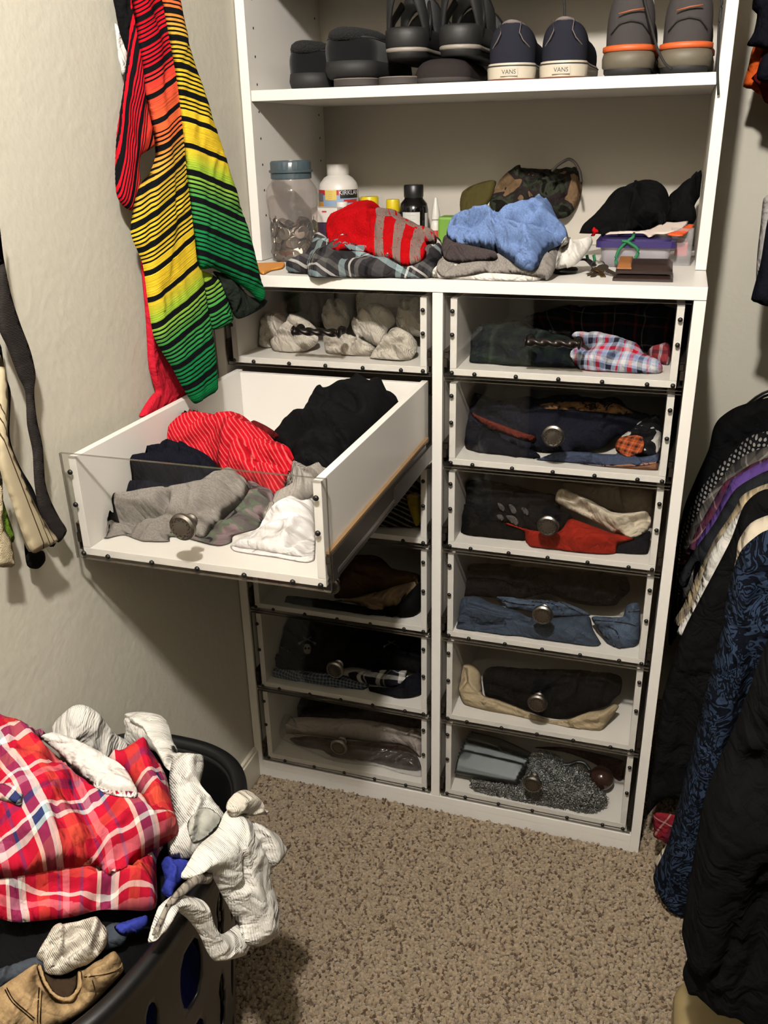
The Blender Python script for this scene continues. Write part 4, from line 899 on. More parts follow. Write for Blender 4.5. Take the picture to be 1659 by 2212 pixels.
for q in range(7): wrap_text(b, '\u2013' * 9, h * .04, 4, r * 1.016, h * (.53 - .06 * q), ST('greytext', 120, 118, 116), .8)
bottle('dropper_bottle', K3([(1397, 0)])[0][0], .49, K3([(0, 388)])[0][1], 22, [(.0, 0), (.95, 0), (1, .03), (1, .45), (.86, .52), (.6, .55)], [PW, plain('translucent_cap', rgb(222, 220, 212), .3)], 'small white dropper bottle with pointed cap', [(-60, 60, .12, .36, 1.01, ST('redoval', 196, 60, 56), 'label')], [(.62, .56), (.9, .58), (.86, .66), (.5, .86), (.28, 1.0)])
# boxes behind the jar
def boxpx(name, corners, y, dep, z0, m, label, cat, bevel=.0015):
    a = hit(*corners[0], PY(y)); b = hit(*corners[1], PY(y)); o = MB().box(min(a[0], b[0]), max(a[0], b[0]), y, y + dep, z0 if z0 is not None else min(a[2], b[2]), max(a[2], b[2])).build(name, m, bevel=bevel); return tag(o, label, cat)
q = K3([(505, 570), (690, 680)]); zz = hit(*q[0], PY(.37))[2]
o = boxpx('carton', K3([(500, 570), (700, 700)]), .37, .06, HC + .0005, plain('purple_carton', rgb(60, 34, 66), .5), 'dark purple carton behind the coin jar', 'box')
zz = hit(*K3([(500, 570)])[0], PY(.37))[2]
o = boxpx('carton', K3([(505, 462), (695, 570)]), .372, .05, zz + .001, plain('white_carton', rgb(226, 218, 210), .5), 'white carton with a small red mark, on the purple carton', 'box')
a = hit(*K3([(605, 490)])[0], PY(.371)); MB().box(a[0] - .008, a[0] + .003, .3712, .3718, a[2] - .001, a[2] + .002).build('red_mark', ST('red', 196, 36, 40), o)
o = boxpx('carton', [(945, 468), (1000, 520)], .45, .05, HC + .0005, plain('lime_carton', rgb(112, 160, 48), .5), 'lime green rounded carton behind the blue shirt', 'box', .006)

# folded clothes on the counter
CP = lambda z, y=0.0, s=28: plane((0, y, HC + z), (0, -math.sin(math.radians(s)), math.cos(math.radians(s))))
CCL = ((.022, .892), (-.03, .58), (HC + .001, None))
def ctr(name, outl, pl, mat, label, cat, **k): return cloth(name, outl, pl, mat, label, cat, clamp=CCL, **k)
ctr('shorts', K3([(318,880),(360,850),(450,830),(500,720),(530,660),(600,650),(640,700),(700,740),(850,740),(960,790),(1000,800),(1330,790),(1390,690),(1440,700),(1440,790),(1400,880),(1380,920),(1320,950),(1180,975),(1080,960),(1000,980),(900,985),(760,985),(640,1000),(550,1022),(490,985),(470,910),(400,900)]), CP(.012, .02, 30), GREYPLAID, 'black, grey and pale blue plaid shorts under the red shirt', 'shorts', T=.03, Tb=.03, auto=6, wr=.6,
    folds=[(K3([(500,960),(700,900),(900,850),(1050,800)]), .014, .02), (K3([(660,740),(640,800),(650,830)]), .010, .02), (K3([(1050,860),(1200,870),(1340,850)]), .010, .015)], grooves=[(K3([(640,830),(800,820),(960,800)]), .012, .008), (K3([(560,960),(700,920),(850,880)]), .008, .006)])
silver = N('red_silver_print'); uvs = silver.n('ShaderNodeTexCoord').outputs['UV']; su_, sv_, _ = uvrot(silver, 0)
sepx = silver.n('ShaderNodeSeparateXYZ'); silver.l(uvs, sepx.inputs[0])
strp = silver.math('LESS_THAN', silver.math('FRACT', silver.math('ADD', silver.math('MULTIPLY', sepx.outputs[0], 1.0), 50.0)), .5)
field = silver.math('MULTIPLY', silver.math('GREATER_THAN', sepx.outputs[1], 0.0), 1.0)
low = silver.math('MULTIPLY', silver.math('SUBTRACT', 1.0, field), strp)
spk = silver.math('GREATER_THAN', silver.noise(uvs, 3.2, 1), .40)
msk = silver.math('MULTIPLY', silver.math('GREATER_THAN', sepx.outputs[0], 0.0), silver.math('MAXIMUM', low, silver.math('MULTIPLY', field, spk)))
msk = silver.math('MULTIPLY', msk, silver.math('GREATER_THAN', silver.noise(uvs, 9, 3), .36))
SILV = fabric_base(silver, silver.mix(msk, rgb(206, 14, 22), rgb(150, 128, 120)))
ku = K3([(1000, 0), (1130, 0)]); 
def flag_uv(px, py):
    x, y = (px - 520) / .3014, (py - 310) / .3014
    ax = (x - 1010 + (y - 600) * .28) / 135.0; ay = ((615 + (x - 1040) * .25) - y) / 100.0
    return ax, ay
ctr('shirt', K3([(608,640),(615,610),(700,570),(770,530),(880,490),(960,478),(1020,500),(1060,535),(1150,545),(1280,590),(1390,630),(1395,690),(1330,700),(1320,790),(1240,840),(1150,850),(1050,790),(960,780),(860,745),(740,740),(650,730),(625,690)]), CP(.05, .05, 32), SILV, 'bright red t-shirt with worn silver flag print lying on plaid shorts', 'shirt', T=.04, Tb=.008, uv=flag_uv, auto=3,
    folds=[(K3([(640,720),(760,650),(860,640)]), .008, .03), (K3([(1030,500),(1010,600),(980,760)]), .010, .02)])
ctr('shirt', K4([(80,715),(105,690),(150,670),(300,690),(480,690),(640,700),(700,700),(650,740),(560,757),(400,752),(240,735),(120,725)]), CP(.006, .02, 25), WHITEC, 'white t-shirt at the bottom of the stack beside the keys', 'shirt', T=.016, Tb=.01, wr=.2)
ctr('shirt', K4([(105,670),(120,640),(200,620),(400,620),(600,590),(740,560),(780,520),(785,580),(740,690),(700,720),(560,700),(380,690),(300,705),(160,720),(120,700)]), CP(.02, .03, 28), HGREY, 'light grey t-shirt folded below the dark grey and blue ones', 'shirt', T=.022, Tb=.015, auto=2,
    folds=[(K4([(380,690),(420,640),(520,620)]), .01, .015), (K4([(520,620),(620,690),(720,640)]), .012, .02)], grooves=[(K4([(150,690),(300,650),(400,620)]), .008, .006), (K4([(400,690),(440,640),(520,630)]), .008, .006)])
ctr('shirt', K4([(130,560),(150,525),(220,520),(300,550),(400,560),(440,600),(420,620),(330,622),(240,632),(170,625),(140,600)]), CP(.045, .04, 30), DGREY, 'charcoal t-shirt folded under the blue shirt', 'shirt', T=.03, Tb=.008, auto=1, wdir=0, grooves=[(K4([(150,600),(230,570),(350,580),(430,585)]), .008, .006)])
ctr('shirt', K4([(160,480),(165,440),(200,405),(250,390),(360,400),(420,400),(500,380),(590,380),(620,345),(680,325),(715,325),(740,350),(770,420),(815,460),(820,500),(770,530),(700,570),(660,640),(620,665),(560,650),(500,610),(420,560),(340,540),(250,520),(190,505)]), CP(.075, .06, 34), BLUEH, 'heather blue t-shirt crumpled on top of the folded stack', 'shirt', T=.045, Tb=.01, auto=6, wr=.6,
    folds=[(K4([(600,400),(640,450),(720,440)]), .014, .02), (K4([(420,560),(560,590),(640,650)]), .010, .02), (K4([(700,340),(690,430),(640,500)]), .012, .02)], grooves=[(K4([(200,460),(300,490),(420,500),(560,600)]), .012, .007), (K4([(180,450),(230,430),(290,450)]), .010, .008), (K4([(520,520),(600,540),(690,510)]), .008, .006)])
ctr('cloth', K4([(770,570),(800,540),(900,525),(955,515),(940,560),(900,610),(860,645),(800,665),(755,668)]), CP(.012, .06, 30), WHITEC, 'white cloth corner between the folded shirts and purple lid box', 'cloth', T=.02, auto=2)

# camouflage cap: crown, bill, gold braid, back strap
cp = tag(empty('baseball_cap', (0, 0, 0)), 'woodland camouflage cap with olive bill behind the blue shirt', 'cap')
CAMOG = camo('woodland_camo', [rgb(30, 27, 23), rgb(58, 62, 50), rgb(50, 44, 42), rgb(126, 102, 76)], 17); OLIVE = fabric('olive_twill', rgb(72, 66, 36))
CAPP = plane((0, .32, HC + .02), (.25, -.8, .55))
cloth('crown', K4([(400,300),(440,210),(480,165),(540,135),(620,135),(720,145),(830,140),(895,160),(905,240),(880,320),(830,380),(770,395),(700,400),(560,405),(420,400),(400,350)]), CAPP, CAMOG, None, None, T=.055, Tb=.02, parent=cp, auto=3, clamp=((None, None), (None, .585), (HC + .001, None)), grooves=[(K4([(450,250),(600,270),(720,200),(890,165)]), .008, .005), (K4([(600,300),(700,260),(830,200)]), .006, .004)])
cloth('bill', K4([(236,320),(250,270),(300,235),(370,210),(430,205),(420,260),(400,310),(370,350),(330,395),(260,400),(238,370)]), plane((0, .335, HC + .02), (-.2, -.8, .55)), OLIVE, None, None, T=.012, Tb=.004, parent=cp, auto=0, wr=.05)
sp = [hit(*q, plane((0, .33, HC + .02), (.25, -.8, .55))) for q in catmull(K4([(330,400),(380,355),(450,315),(540,295)]), False, 4)]
gb = MB().tube(sp, .0035, 6, flat=(.005, .0025)); gb.build('gold_braid', plain('gold_braid', rgb(126, 98, 46), .5, .2, bump=(600, .8, .002)), cp, True)
sp = [hit(*q, PY(.46)) for q in catmull(K4([(735,150),(770,115),(825,85),(860,105),(885,150),(895,210)]), False, 4)]
MB().tube(sp, .005, 8, flat=(.008, .003)).build('back_strap', plain('dark_strap_web', rgb(52, 44, 36), .8), cp, True)
# purple-lidded box with odds and ends, second clear box
P0 = hit(1284, 583, PZ(HC)); P1 = hit(1450, 583, PZ(HC)); by = .215
zl = zat(1370, 535, by)
bx = tag(empty('food_box', (0, 0, 0)), 'clear plastic food box with a purple lid by the wallet', 'plastic box')
def rbox(x0, x1, y0, y1, z0, z1, r=.012, n=6, taper=0.0):
    def loop(e, z):
        L = []
        for cx, cy, a0 in ((x1 - r, y1 - r, 0), (x0 + r, y1 - r, 90), (x0 + r, y0 + r, 180), (x1 - r, y0 + r, 270)):
            for k in range(n + 1): a = math.radians(a0 + 90 * k / n); L.append((cx + (r + e) * math.cos(a), cy + (r + e) * math.sin(a), z))
        return L
    A = loop(-taper, z0); Bq = loop(0, z1); m = len(A); mb_ = MB(); mb_.add(A + Bq, [(i, (i + 1) % m, m + (i + 1) % m, m + i) for i in range(m)] + [tuple(reversed(range(m)))]); return mb_, m
bm_, m = rbox(P0[0] + .004, P1[0] - .004, by, by + .12, HC + .0005, zl, taper=.006); bm_.build('body', clearplastic('milky_clear_plastic', (.80, .76, .82, 1), .30, .05), bx, True)
bm_, m = rbox(P0[0] - .004, P1[0] + .004, by - .008, by + .128, zl, zl + .012); bm_.f.append(tuple(range(m, 2 * m))); bm_.mi.append(0)
bm2, _ = rbox(P0[0] + .006, P1[0] - .006, by + .002, by + .118, zl + .012, zl + .015); bm2.f.append(tuple(range(m, 2 * m))); bm2.mi.append(0)
bm_.add(bm2.v, bm2.f).build('lid', plain('purple_plastic', rgb(58, 46, 104), .3), bx, 'auto')
MB().box(P0[0] + .03, P0[0] + .10, by + .03, by + .09, HC + .003, HC + .018).build('contents', plain('grey_paper', rgb(150, 148, 150), .7), bx)
P2 = hit(1455, 560, PY(.26)); P3 = hit(1504, 500, PY(.26))
b2 = tag(empty('plastic_box', (0, 0, 0)), 'small clear box with a pink block inside, next to the side panel', 'plastic box')
bm_, m = rbox(P2[0] - .01, .886, .26, .36, HC + .0005, P3[2] + .005, .006); bm_.f.append(tuple(range(m, 2 * m))); bm_.mi.append(0); bm_.build('body', clearplastic('clear_box_plastic', (.86, .84, .84, 1), .15, .05), b2, 'auto')
MB().box(P2[0], .878, .275, .34, HC + .016, HC + .042).build('pink_block', plain('pink_soap', rgb(206, 96, 100), .5), b2, bevel=.003)
zt_ = zl + .015
def paper(name, outl, pl, m, label, cat='paper'): return cloth(name, outl, pl, m, label, cat, T=.0012, Tb=.0, wr=1.0, auto=2, R=.004, grid=.005)
TREES.append((BVHTree.FromPolygons([(P0[0], by, zt_), (P1[0], by, zt_), (P1[0], by + .13, zt_), (P0[0], by + .13, zt_)], [(0, 1, 2, 3)]), np.array([P0[0], by, zt_ - .01]), np.array([P1[0], by + .13, zt_ + .01])))
K20 = crop(1160, 420, 380 / 1659)
RP = plane((0, by + .02, zt_ + .004), (0, -.25, 1))
paper('receipt', K20([(640,380),(690,350),(900,345),(1050,330),(1200,260),(1300,265),(1420,250),(1410,290),(1340,340),(1200,375),(1120,375),(1060,408),(1000,370),(850,370),(700,375)]), RP, plain('receipt_paper', rgb(222, 206, 194), .7), 'crumpled white receipt on the purple lid')
paper('card', K20([(1220,375),(1330,335),(1420,285),(1490,285),(1460,320),(1380,390),(1290,392)]), RP, plain('orange_card', rgb(232, 92, 36), .5), 'bright orange paper tag beside the receipt')
# black knit hats
HATC = ((.3, .892), (None, .585), (HC + .05, None))
hat = cloth('knit_cap', K4([(880,490),(900,440),(960,390),(1060,290),(1140,230),(1230,200),(1290,205),(1350,240),(1375,290),(1375,380),(1340,420),(1250,450),(1100,480),(1000,505),(920,512)]), plane((0, .33, HC + .05), (0, -.75, .66)), BLACKC, 'black cap with a small red logo resting on the purple box', 'cap', T=.055, Tb=.04, auto=3, clamp=HATC)
cloth('logo', K4([(952,470),(965,450),(972,462),(985,470),(988,490),(975,488),(965,502),(945,502),(955,486)]), plane((0, .33, HC + .05), (0, -.75, .66)), REDC, 'small red stitched logo', None, T=.0006, Tb=0, wr=0, auto=0, parent=hat, R=.002, grid=.003)
cloth('knit_cap', K4([(1370,275),(1450,230),(1520,160),(1553,150),(1560,190),(1550,250),(1512,320),(1522,380),(1500,412),(1400,422),(1350,425),(1365,350)]), plane((0, .36, HC + .05), (0, -.75, .66)), BLACKC, 'second black cap leaning against the right side panel', 'cap', T=.05, Tb=.03, auto=3, clamp=HATC)
# wallet
Pw = hit(1390, 609, PZ(HC)); ww = 126 * depth(Pw) / FPX; wx0 = Pw[0] - ww / 2 - .002; wy = Pw[1]
wl = tag(empty('wallet', (wx0, wy, HC), .02), 'dark brown leather wallet with tan stripe on the counter edge', 'wallet')
LEA = plain('dark_brown_wallet_leather', rgb(44, 30, 26), .35, bump=(220, .25, .001))
def leaf(z0, z1, y0, y1, x0, x1, m, nm, lift_):
    mb_ = MB(); nx, ny = 16, 10
    for s, zz in ((0, z0), (1, z1)):
        pass
    v = []; f = []
    for j in range(ny + 1):
        for i in range(nx + 1):
            x = x0 + (x1 - x0) * i / nx; y = y0 + (y1 - y0) * j / ny; e = min(i, nx - i, 3) / 3; e2 = min(j, ny - j, 3) / 3; k = math.sqrt(max(0, 1 - (1 - min(e, e2)) ** 2))
            v.append((x, y, z0 + (z1 - z0) * (.35 + .65 * k) + lift_ * (j / ny)))
    nt = len(v)
    v += [(x, y, z0 + lift_ * .3 * (y - y0) / (y1 - y0)) for x, y, z in v]
    for j in range(ny):
        for i in range(nx):
            a = j * (nx + 1) + i; f.append((a, a + 1, a + nx + 2, a + nx + 1)); f.append((nt + a, nt + a + nx + 1, nt + a + nx + 2, nt + a + 1))
    for i in range(nx): f.append((nt + i, nt + i + 1, i + 1, i)); a = ny * (nx + 1) + i; f.append((a, a + 1, nt + a + 1, nt + a))
    for j in range(ny): a = j * (nx + 1); f.append((a, a + nx + 1, nt + a + nx + 1, nt + a)); a += nx; f.append((nt + a, nt + a + nx + 1, a + nx + 1, a))
    return MB().add(v, f).build(nm, m, wl, 'auto')
leaf(.0005, .012, 0, .085, 0, ww, LEA, 'lower_flap', 0); leaf(.0125, .026, .004, .086, .004, ww - .002, LEA, 'upper_flap', .006)
leaf(.020, .0285, .004, .086, .006, .030, plain('tan_leather', rgb(150, 96, 50), .45), 'tan_stripe', .0062)
# keys
kp = hit(1290, 592, PZ(HC)); kb = tag(empty('key_bunch', (kp[0], kp[1], HC)), 'bunch of brass and silver keys with a black fob and strap', 'keys')
BRASS = plain('worn_brass', rgb(140, 108, 66), .35, .9); KST = plain('key_steel', rgb(150, 140, 126), .3, .95)
MB().tube([(.012 * math.cos(a), .012 * math.sin(a), .016 + .006 * math.sin(a)) for a in [2 * math.pi * i / 24 for i in range(24)]], .0011, 6, closed=True).build('ring', KST, kb, True)
for i, (ang, z) in enumerate([(-150, .003), (-120, .006), (-95, .009), (-70, .012), (-40, .015)]):
    a = math.radians(ang); k = MB().lathe([(.0, 0), (.0105, 0), (.0105, .0018), (.0, .0018)], 14, 'z', (.013, 0, 0)).box(.022, .046, -.0036, .0036, .0, .0018)
    for t in range(4): k.box(.026 + t * .005, .029 + t * .005, -.0052, -.0036, 0, .0018)
    o = k.build('key', BRASS if i % 2 else KST, kb); o.rotation_euler = (.35 * math.sin(i * 2), .25, a); o.location = (0, 0, z)
def fobm():
    mb_ = MB(); v = []; f = []; n = 20; rows = [(0, .0), (.85, .0), (1, .003), (1, .008), (.85, .011), (.01, .012)]
    for r, z in rows:
        for k in range(n): a = 2 * math.pi * k / n; v.append((.024 * r * math.cos(a), .014 * r * math.sin(a) * (1 - .2 * math.cos(a)), z))
    for q in range(len(rows) - 1):
        for k in range(n): f.append((q * n + k, q * n + (k + 1) % n, (q + 1) * n + (k + 1) % n, (q + 1) * n + k))
    return mb_.add(v, f)
BLKP = plain('black_fob_plastic', rgb(20, 19, 18), .3)
o = fobm().build('key_fob', BLKP, kb, True); o.location = (-.058, -.004, .0005); o.rotation_euler = (0, 0, .25)
MB().tube(catmull([(-.055, .03, .012), (-.04, .032, .02), (-.022, .022, .022), (-.008, .008, .014)], False, .004), .004, 8, flat=(.008, .002)).build('strap', plain('black_leather', rgb(24, 22, 22), .45), kb, True)
# green cord over the box
gc = [hit(*q, PY(by - .013)) for q in catmull(K20([(745,655),(745,600),(770,530),(820,470),(870,430),(905,405)]), False, 4)]; gc2 = [hit(*q, PY(by - .015)) for q in catmull(K20([(925,600),(955,550),(935,500),(890,470),(850,445),(800,440)]), False, 4)]
cdm = plain('green_paracord', rgb(12, 120, 68), .7, bump=(900, .6, .001)); g0 = tag(empty('green_cord', (0, 0, 0)), 'green braided cord looped over the purple lid box', 'cord')
MB().tube(gc + [gc[-1] + np.array([0, .03, .004])], .0028, 8).build('strand', cdm, g0, True); MB().tube(gc2, .0028, 8).build('strand', cdm, g0, True)
tag(MB().tube([hit(*q, PY(by - .03)) for q in catmull(K20([(470,570),(480,610),(520,660),(545,640),(535,570)]), False, 4)], .0028, 8).build('green_cord', cdm, None, True), 'short end of green cord behind the keys', 'cord')
cloth('card', K3([(90,872),(200,866),(312,862),(300,895),(220,912),(165,937),(130,925)]), PZ(HC + .0015), plain('orange_ticket', rgb(226, 150, 62), .6), 'orange paper ticket on the counter under the jar', 'paper', T=.001, Tb=0, wr=.3, auto=0, R=.003, clamp=CCL, drape=False)

# ================================================================== shoes on the shelf
part(MB().box(T + .001, W - T - .001, S + .002, YB - .006, 1.765, 1.7846), 'shelf', M_WHITE, su, bevel=B)
def foot(Wd, L, n=18, heel=.88):
    R_ = []
    for i in range(n + 1):
        s = .5 - .5 * math.cos(math.pi * i / n)
        if s < .14: w = heel * math.sqrt(max(0, 1 - (1 - s / .14) ** 2))
        elif s < .7: t = (s - .14) / .56; w = heel + (1 - heel) * (t * t * (3 - 2 * t)) - .06 * math.sin(math.pi * t)
        else: t = (s - .7) / .3; w = math.sqrt(max(0, 1 - t ** 2.4))
        R_.append((w * Wd / 2, s * L))
    return [(x, y) for x, y in R_] + [(-x, y) for x, y in reversed(R_[1:-1])]
def loft(loops, mi=None, capb=False, capt=False):
    mb_ = MB(); n = len(loops[0]); v = [p for L in loops for p in L]; f = []; m_ = []
    for q in range(len(loops) - 1):
        for k in range(n): f.append((q * n + k, q * n + (k + 1) % n, (q + 1) * n + (k + 1) % n, (q + 1) * n + k))
    if capb: f.append(tuple(reversed(range(n))))
    if capt: f.append(tuple((len(loops) - 1) * n + k for k in range(n)))
    return mb_.add(v, f)
def upper_loops(Wd, L, zs, hh, ht, K=9, oc=.27, oa=.30, ob=.25, inner=True, lean=2.2, t1=1.0):
    F = foot(Wd, L); n = len(F); out = []
    ang = []
    for x, y in F: ang.append(math.atan2(y - oc * L, x))
    O = []
    for (x, y), a in zip(F, ang):
        c, s = math.cos(a), math.sin(a); O.append((oa * Wd * c * 1.15, oc * L + ob * L * s))
    for k in range(K + 1):
        t = t1 * k / K; w = t ** lean; zt = math.sin(t * math.pi / 2) ** .85; loop = []
        for (x, y), (ox, oy) in zip(F, O):
            fr = max(0, min(1, oy / L / (oc + ob))); top = hh + (ht - hh) * fr ** .7; bulge = 1 + .06 * math.sin(math.pi * t)
            loop.append((x * (1 - w) * bulge + ox * w, y * (1 - w) + oy * w, zs + top * zt))
        out.append(loop)
    if inner:
        for d, sc in ((.004, .93), (hh * .5, .9), (hh * .82, .85)):
            out.append([(ox * sc, oc * L + (oy - oc * L) * sc, max(zs + .004, zs + (hh + (ht - hh) * max(0, min(1, oy / L / (oc + ob))) ** .7) - d)) for ox, oy in O])
    return out
def sole_loops(Wd, L, prof): 
    out = []
    for e, z in prof:
        out.append([(x * (1 + 2 * e / Wd), y * (1 + 2 * e / L) - e, z) for x, y in foot(Wd, L)])
    return out
def shelf_spot(u, y=.222): P = hit(u, 175, PY(y)); return P[0], depth(P) / FPX
def shoe_root(name, u, y, rz, label, cat, z=ZS, group=None):
    x, mpp = shelf_spot(u, y); return tag(empty(name, (x, y, z + .0005), rz), label, cat, group), mpp
RUB_W = plain('off_white_rubber', rgb(206, 196, 176), .55, bump=(40, .1, .002)); NAVYCAN = fabric('faded_navy_canvas', rgb(42, 43, 52), heather=.15, weave=700); LIN = plain('dark_lining', rgb(38, 36, 38), .9)
for i, (u, wpx, rz, lab) in enumerate([(1099, 106, .05, 'faded navy canvas slip-on shoe, heel label, next to the sandals'), (1211, 104, .02, 'faded navy canvas slip-on shoe, heel label, next to the grey sneaker')]):
    t, mpp = shoe_root('canvas_shoe', u, .232, rz, lab, 'shoe', group='pair of navy canvas shoes'); Wd = wpx * mpp / .93; Wd = min(Wd, .108); L = .285
    loft(sole_loops(Wd, L, [(-.001, 0), (.002, .003), (.003, .022), (.001, .030), (-.004, .031)]), capb=True, capt=True).build('sole', RUB_W, t, 'auto')
    loft(sole_loops(Wd, L, [(.0034, .0245), (.0040, .0255), (.0034, .0265)])).build('foxing_line', plain('navy_line', rgb(46, 44, 48), .6), t, True)
    loft(sole_loops(Wd, L, [(-.0005, -.0002), (.0028, .0012), (.0028, .004)])).build('outsole', plain('gum_rubber', rgb(120, 72, 48), .6), t, True)
    UL = upper_loops(Wd * .97, L, .029, .070, .05, oa=.23)
    loft(UL).build('upper', NAVYCAN, t, True)
    rim = UL[9]; MB().tube(rim, .0036, 6, closed=True).build('collar_binding', fabric('grey_binding', rgb(128, 118, 116)), t, True)
    for s in (-1, 1): MB().tube([(s * Wd * .2, -.0015, .094), (s * Wd * .17, -.004, .078), (s * Wd * .24, .000, .066), (s * Wd * .34, .016, .056), (s * Wd * .42, .045, .046)], .0012, 5).build('seam', fabric('grey_binding', rgb(128, 118, 116)), t, True)
    lm_ = MB().box(-.016, .016, -.0045, -.003, .008, .0215).build('heel_label', plain('rubber_label', rgb(190, 180, 160), .55), t)
    me = text_mesh('VANS', .0105); o = link('lettering', me, plain('black_print', rgb(30, 27, 25), .6), lm_); o.rotation_euler = (math.pi / 2, 0, 0); o.location = (0, -.0048, .0145); o.scale = (1.0, 1, 1)
GREYM = fabric('grey_mesh', rgb(74, 70, 70), heather=.2, weave=350); OLG = plain('olive_grey_rubber', rgb(104, 96, 80), .6, bump=(200, .1, .001)); ORG = plain('orange_trim', rgb(216, 96, 40), .55)
for i, (u, wpx, rz, lab) in enumerate([(1352, 110, .03, 'grey running shoe with orange stripe, next to the navy shoes'), (1474, 110, .0, 'grey running shoe with orange stripe, nearest the side panel')]):
    t, mpp = shoe_root('running_shoe', u, .235, rz, lab, 'shoe', group='pair of grey running shoes'); Wd = min(wpx * mpp / .94, .106 if i else .114); L = .295
    loft(sole_loops(Wd, L, [(-.010, 0), (-.002, .004), (.0, .012), (-.002, .018)]), capb=True, capt=True).build('outsole', plain('black_rubber', rgb(26, 25, 25), .7), t, True)
    loft(sole_loops(Wd, L, [(-.002, .012), (.004, .016), (.005, .030), (.002, .040), (-.004, .041)]), capt=True).build('midsole', OLG, t, True)
    loft(sole_loops(Wd, L, [(.001, .0405), (.0048, .042), (.0046, .049), (.000, .051)])).build('orange_stripe', ORG, t, True)
    UL = upper_loops(Wd * .96, L, .042, .098, .075, oa=.25); loft(UL).build('upper', GREYM, t, True)
    MB().tube(UL[9], .0055, 8, closed=True).build('collar', ORG if False else fabric('grey_padded_collar', rgb(84, 78, 78)), t, True)
    MB().tube([(x * .5, -.0045 + abs(x) * .25, .141 - abs(x) * .35) for x in [q * .01 - .03 for q in range(7)]], .003, 6).build('heel_tab', ORG, t, True)
    MB().tube([(-Wd * .22, -.0035, .098), (0, -.0065, .102), (Wd * .22, -.0035, .104)], .0014, 5).build('heel_mark', plain('dull_orange_print', rgb(160, 92, 52), .6), t, True)
    MB().tube([(-Wd * .34, .012, .068), (-Wd * .2, -.001, .084), (0, -.0055, .088), (Wd * .2, -.001, .084), (Wd * .34, .012, .068)], .0012, 5).build('seam', plain('dark_seam', rgb(50, 48, 48), .8), t, True)
    tag(cloth('sock', [(u + a * .9 + 8, 22 + b_ * .9) for a, b_ in ([(-30, 20), (-24, -10), (-5, -28), (20, -22), (40, -5), (44, 30), (10, 40)] if i else [(-40, 35), (-34, -4), (-20, -8), (-15, 20), (30, 0), (56, -30), (60, 20), (40, 50), (-10, 60)])], PY(.315), WHITE_RIB, None, None, T=.025, Tb=.025, auto=2, drape=False), 'white sock stuffed inside the running shoe ' + ('nearest the side panel' if i else 'next to the navy shoes'), 'sock')
# black slippers with fleecy collar
SUE = fabric('black_suede', rgb(24, 24, 25), weave=400, sheen=.1); FLC = plain('black_fleece', rgb(17, 17, 18), 1.0, bump=(260, 1.0, .006))
for i, (u, wpx, rz, yy, lab) in enumerate([(660, 98, .10, .245, 'black suede slipper with fleece collar, against the left side panel'), (744, 128, -.05, .225, 'black suede slipper with fleece collar, beside the sandals')]):
    t, mpp = shoe_root('slipper', u, yy, rz, lab, 'slipper', group='pair of black slippers', z=ZS + (.0165 if i else 0)); Wd = min(wpx * mpp / .96, .118); L = .285
    loft(sole_loops(Wd, L, [(-.006, 0), (.0, .005), (.003, .016), (.001, .03), (-.006, .031)]), capb=True, capt=True).build('sole', plain('black_rubber', rgb(26, 25, 25), .7), t, True)
    UL = upper_loops(Wd, L, 0.030, .046, .040, oa=.30, ob=.27, lean=2.4); loft(UL).build('upper', SUE, t, True)
    MB().tube(UL[9], .0115, 10, closed=True).build('fleece_collar', FLC, t, True)
    MB().tube([(x * 1.01, y, z) for x, y, z in UL[6]], .0018, 5, closed=True).build('seam', plain('dark_seam', rgb(50, 48, 48), .8), t, True)
if True:   # flat soles that slipper and sandals rest on
    for i, (u, wpx, rz, lab) in enumerate([(757, 98, .05, 'thin grey flip-flop sole under the black slipper'), (850, 92, -.02, 'thin grey flip-flop sole under the sandals'), (948, 118, .03, 'dark grey felt clog lying below the strapped sandals')]):
        t, mpp = shoe_root('flip_flop', u, .206 + .004 * i, rz, lab, 'flip-flop'); Wd = wpx * mpp / .86
        if i == 2:
            loft(sole_loops(Wd, .27, [(-.006, 0), (.0, .004), (.0, .010)]), capb=True).build('sole', plain('grey_eva', rgb(62, 56, 54), .8), t, True)
            loft(sole_loops(Wd, .27, [(.0, .010), (.001, .018), (-.004, .030), (-.012, .038), (-.024, .0425), (-.04, .044)]), capt=True).build('upper', fabric('dark_grey_felt', rgb(50, 45, 44)), t, True); continue
        hs = (0, 0, .030)[i]
        loft(sole_loops(Wd, .27, [(-.006 if hs else -.002, 0), (.0, .002 + hs * .4), (-hs * .1, .0125 + hs), (-.001 - hs * .1, .0128 + hs)]), capb=True, capt=True).build('sole', plain('grey_eva', rgb(62, 56, 54), .8), t, 'auto')
        loft(sole_loops(Wd, .268, [(-.0005 - hs * .1, .0128 + hs), (.0004 - hs * .1, .0138 + hs), (-.0005 - hs * .1, .0148 + hs), (-.003 - hs * .1, .015 + hs)]), capt=True).build('footbed', plain('pale_footbed', rgb(128, 116, 108), .7), t, True)
        for s in (-1, 1): MB().tube(catmull([(s * Wd * .40, .10, .0125 + hs), (s * Wd * .34, .13, .0125 + hs), (s * Wd * .15, .165, .0125 + hs), (0, .185, .0115 + hs)], False, .01), .004, 6, flat=(.008, .0012)).build('strap', plain('black_rubber', rgb(26, 25, 25), .7), t, True)
SAN = plain('black_sandal_rubber', rgb(26, 26, 26), .6, bump=(120, .3, .001)); MIDS = plain('pale_midsole_line', rgb(150, 142, 132), .5)
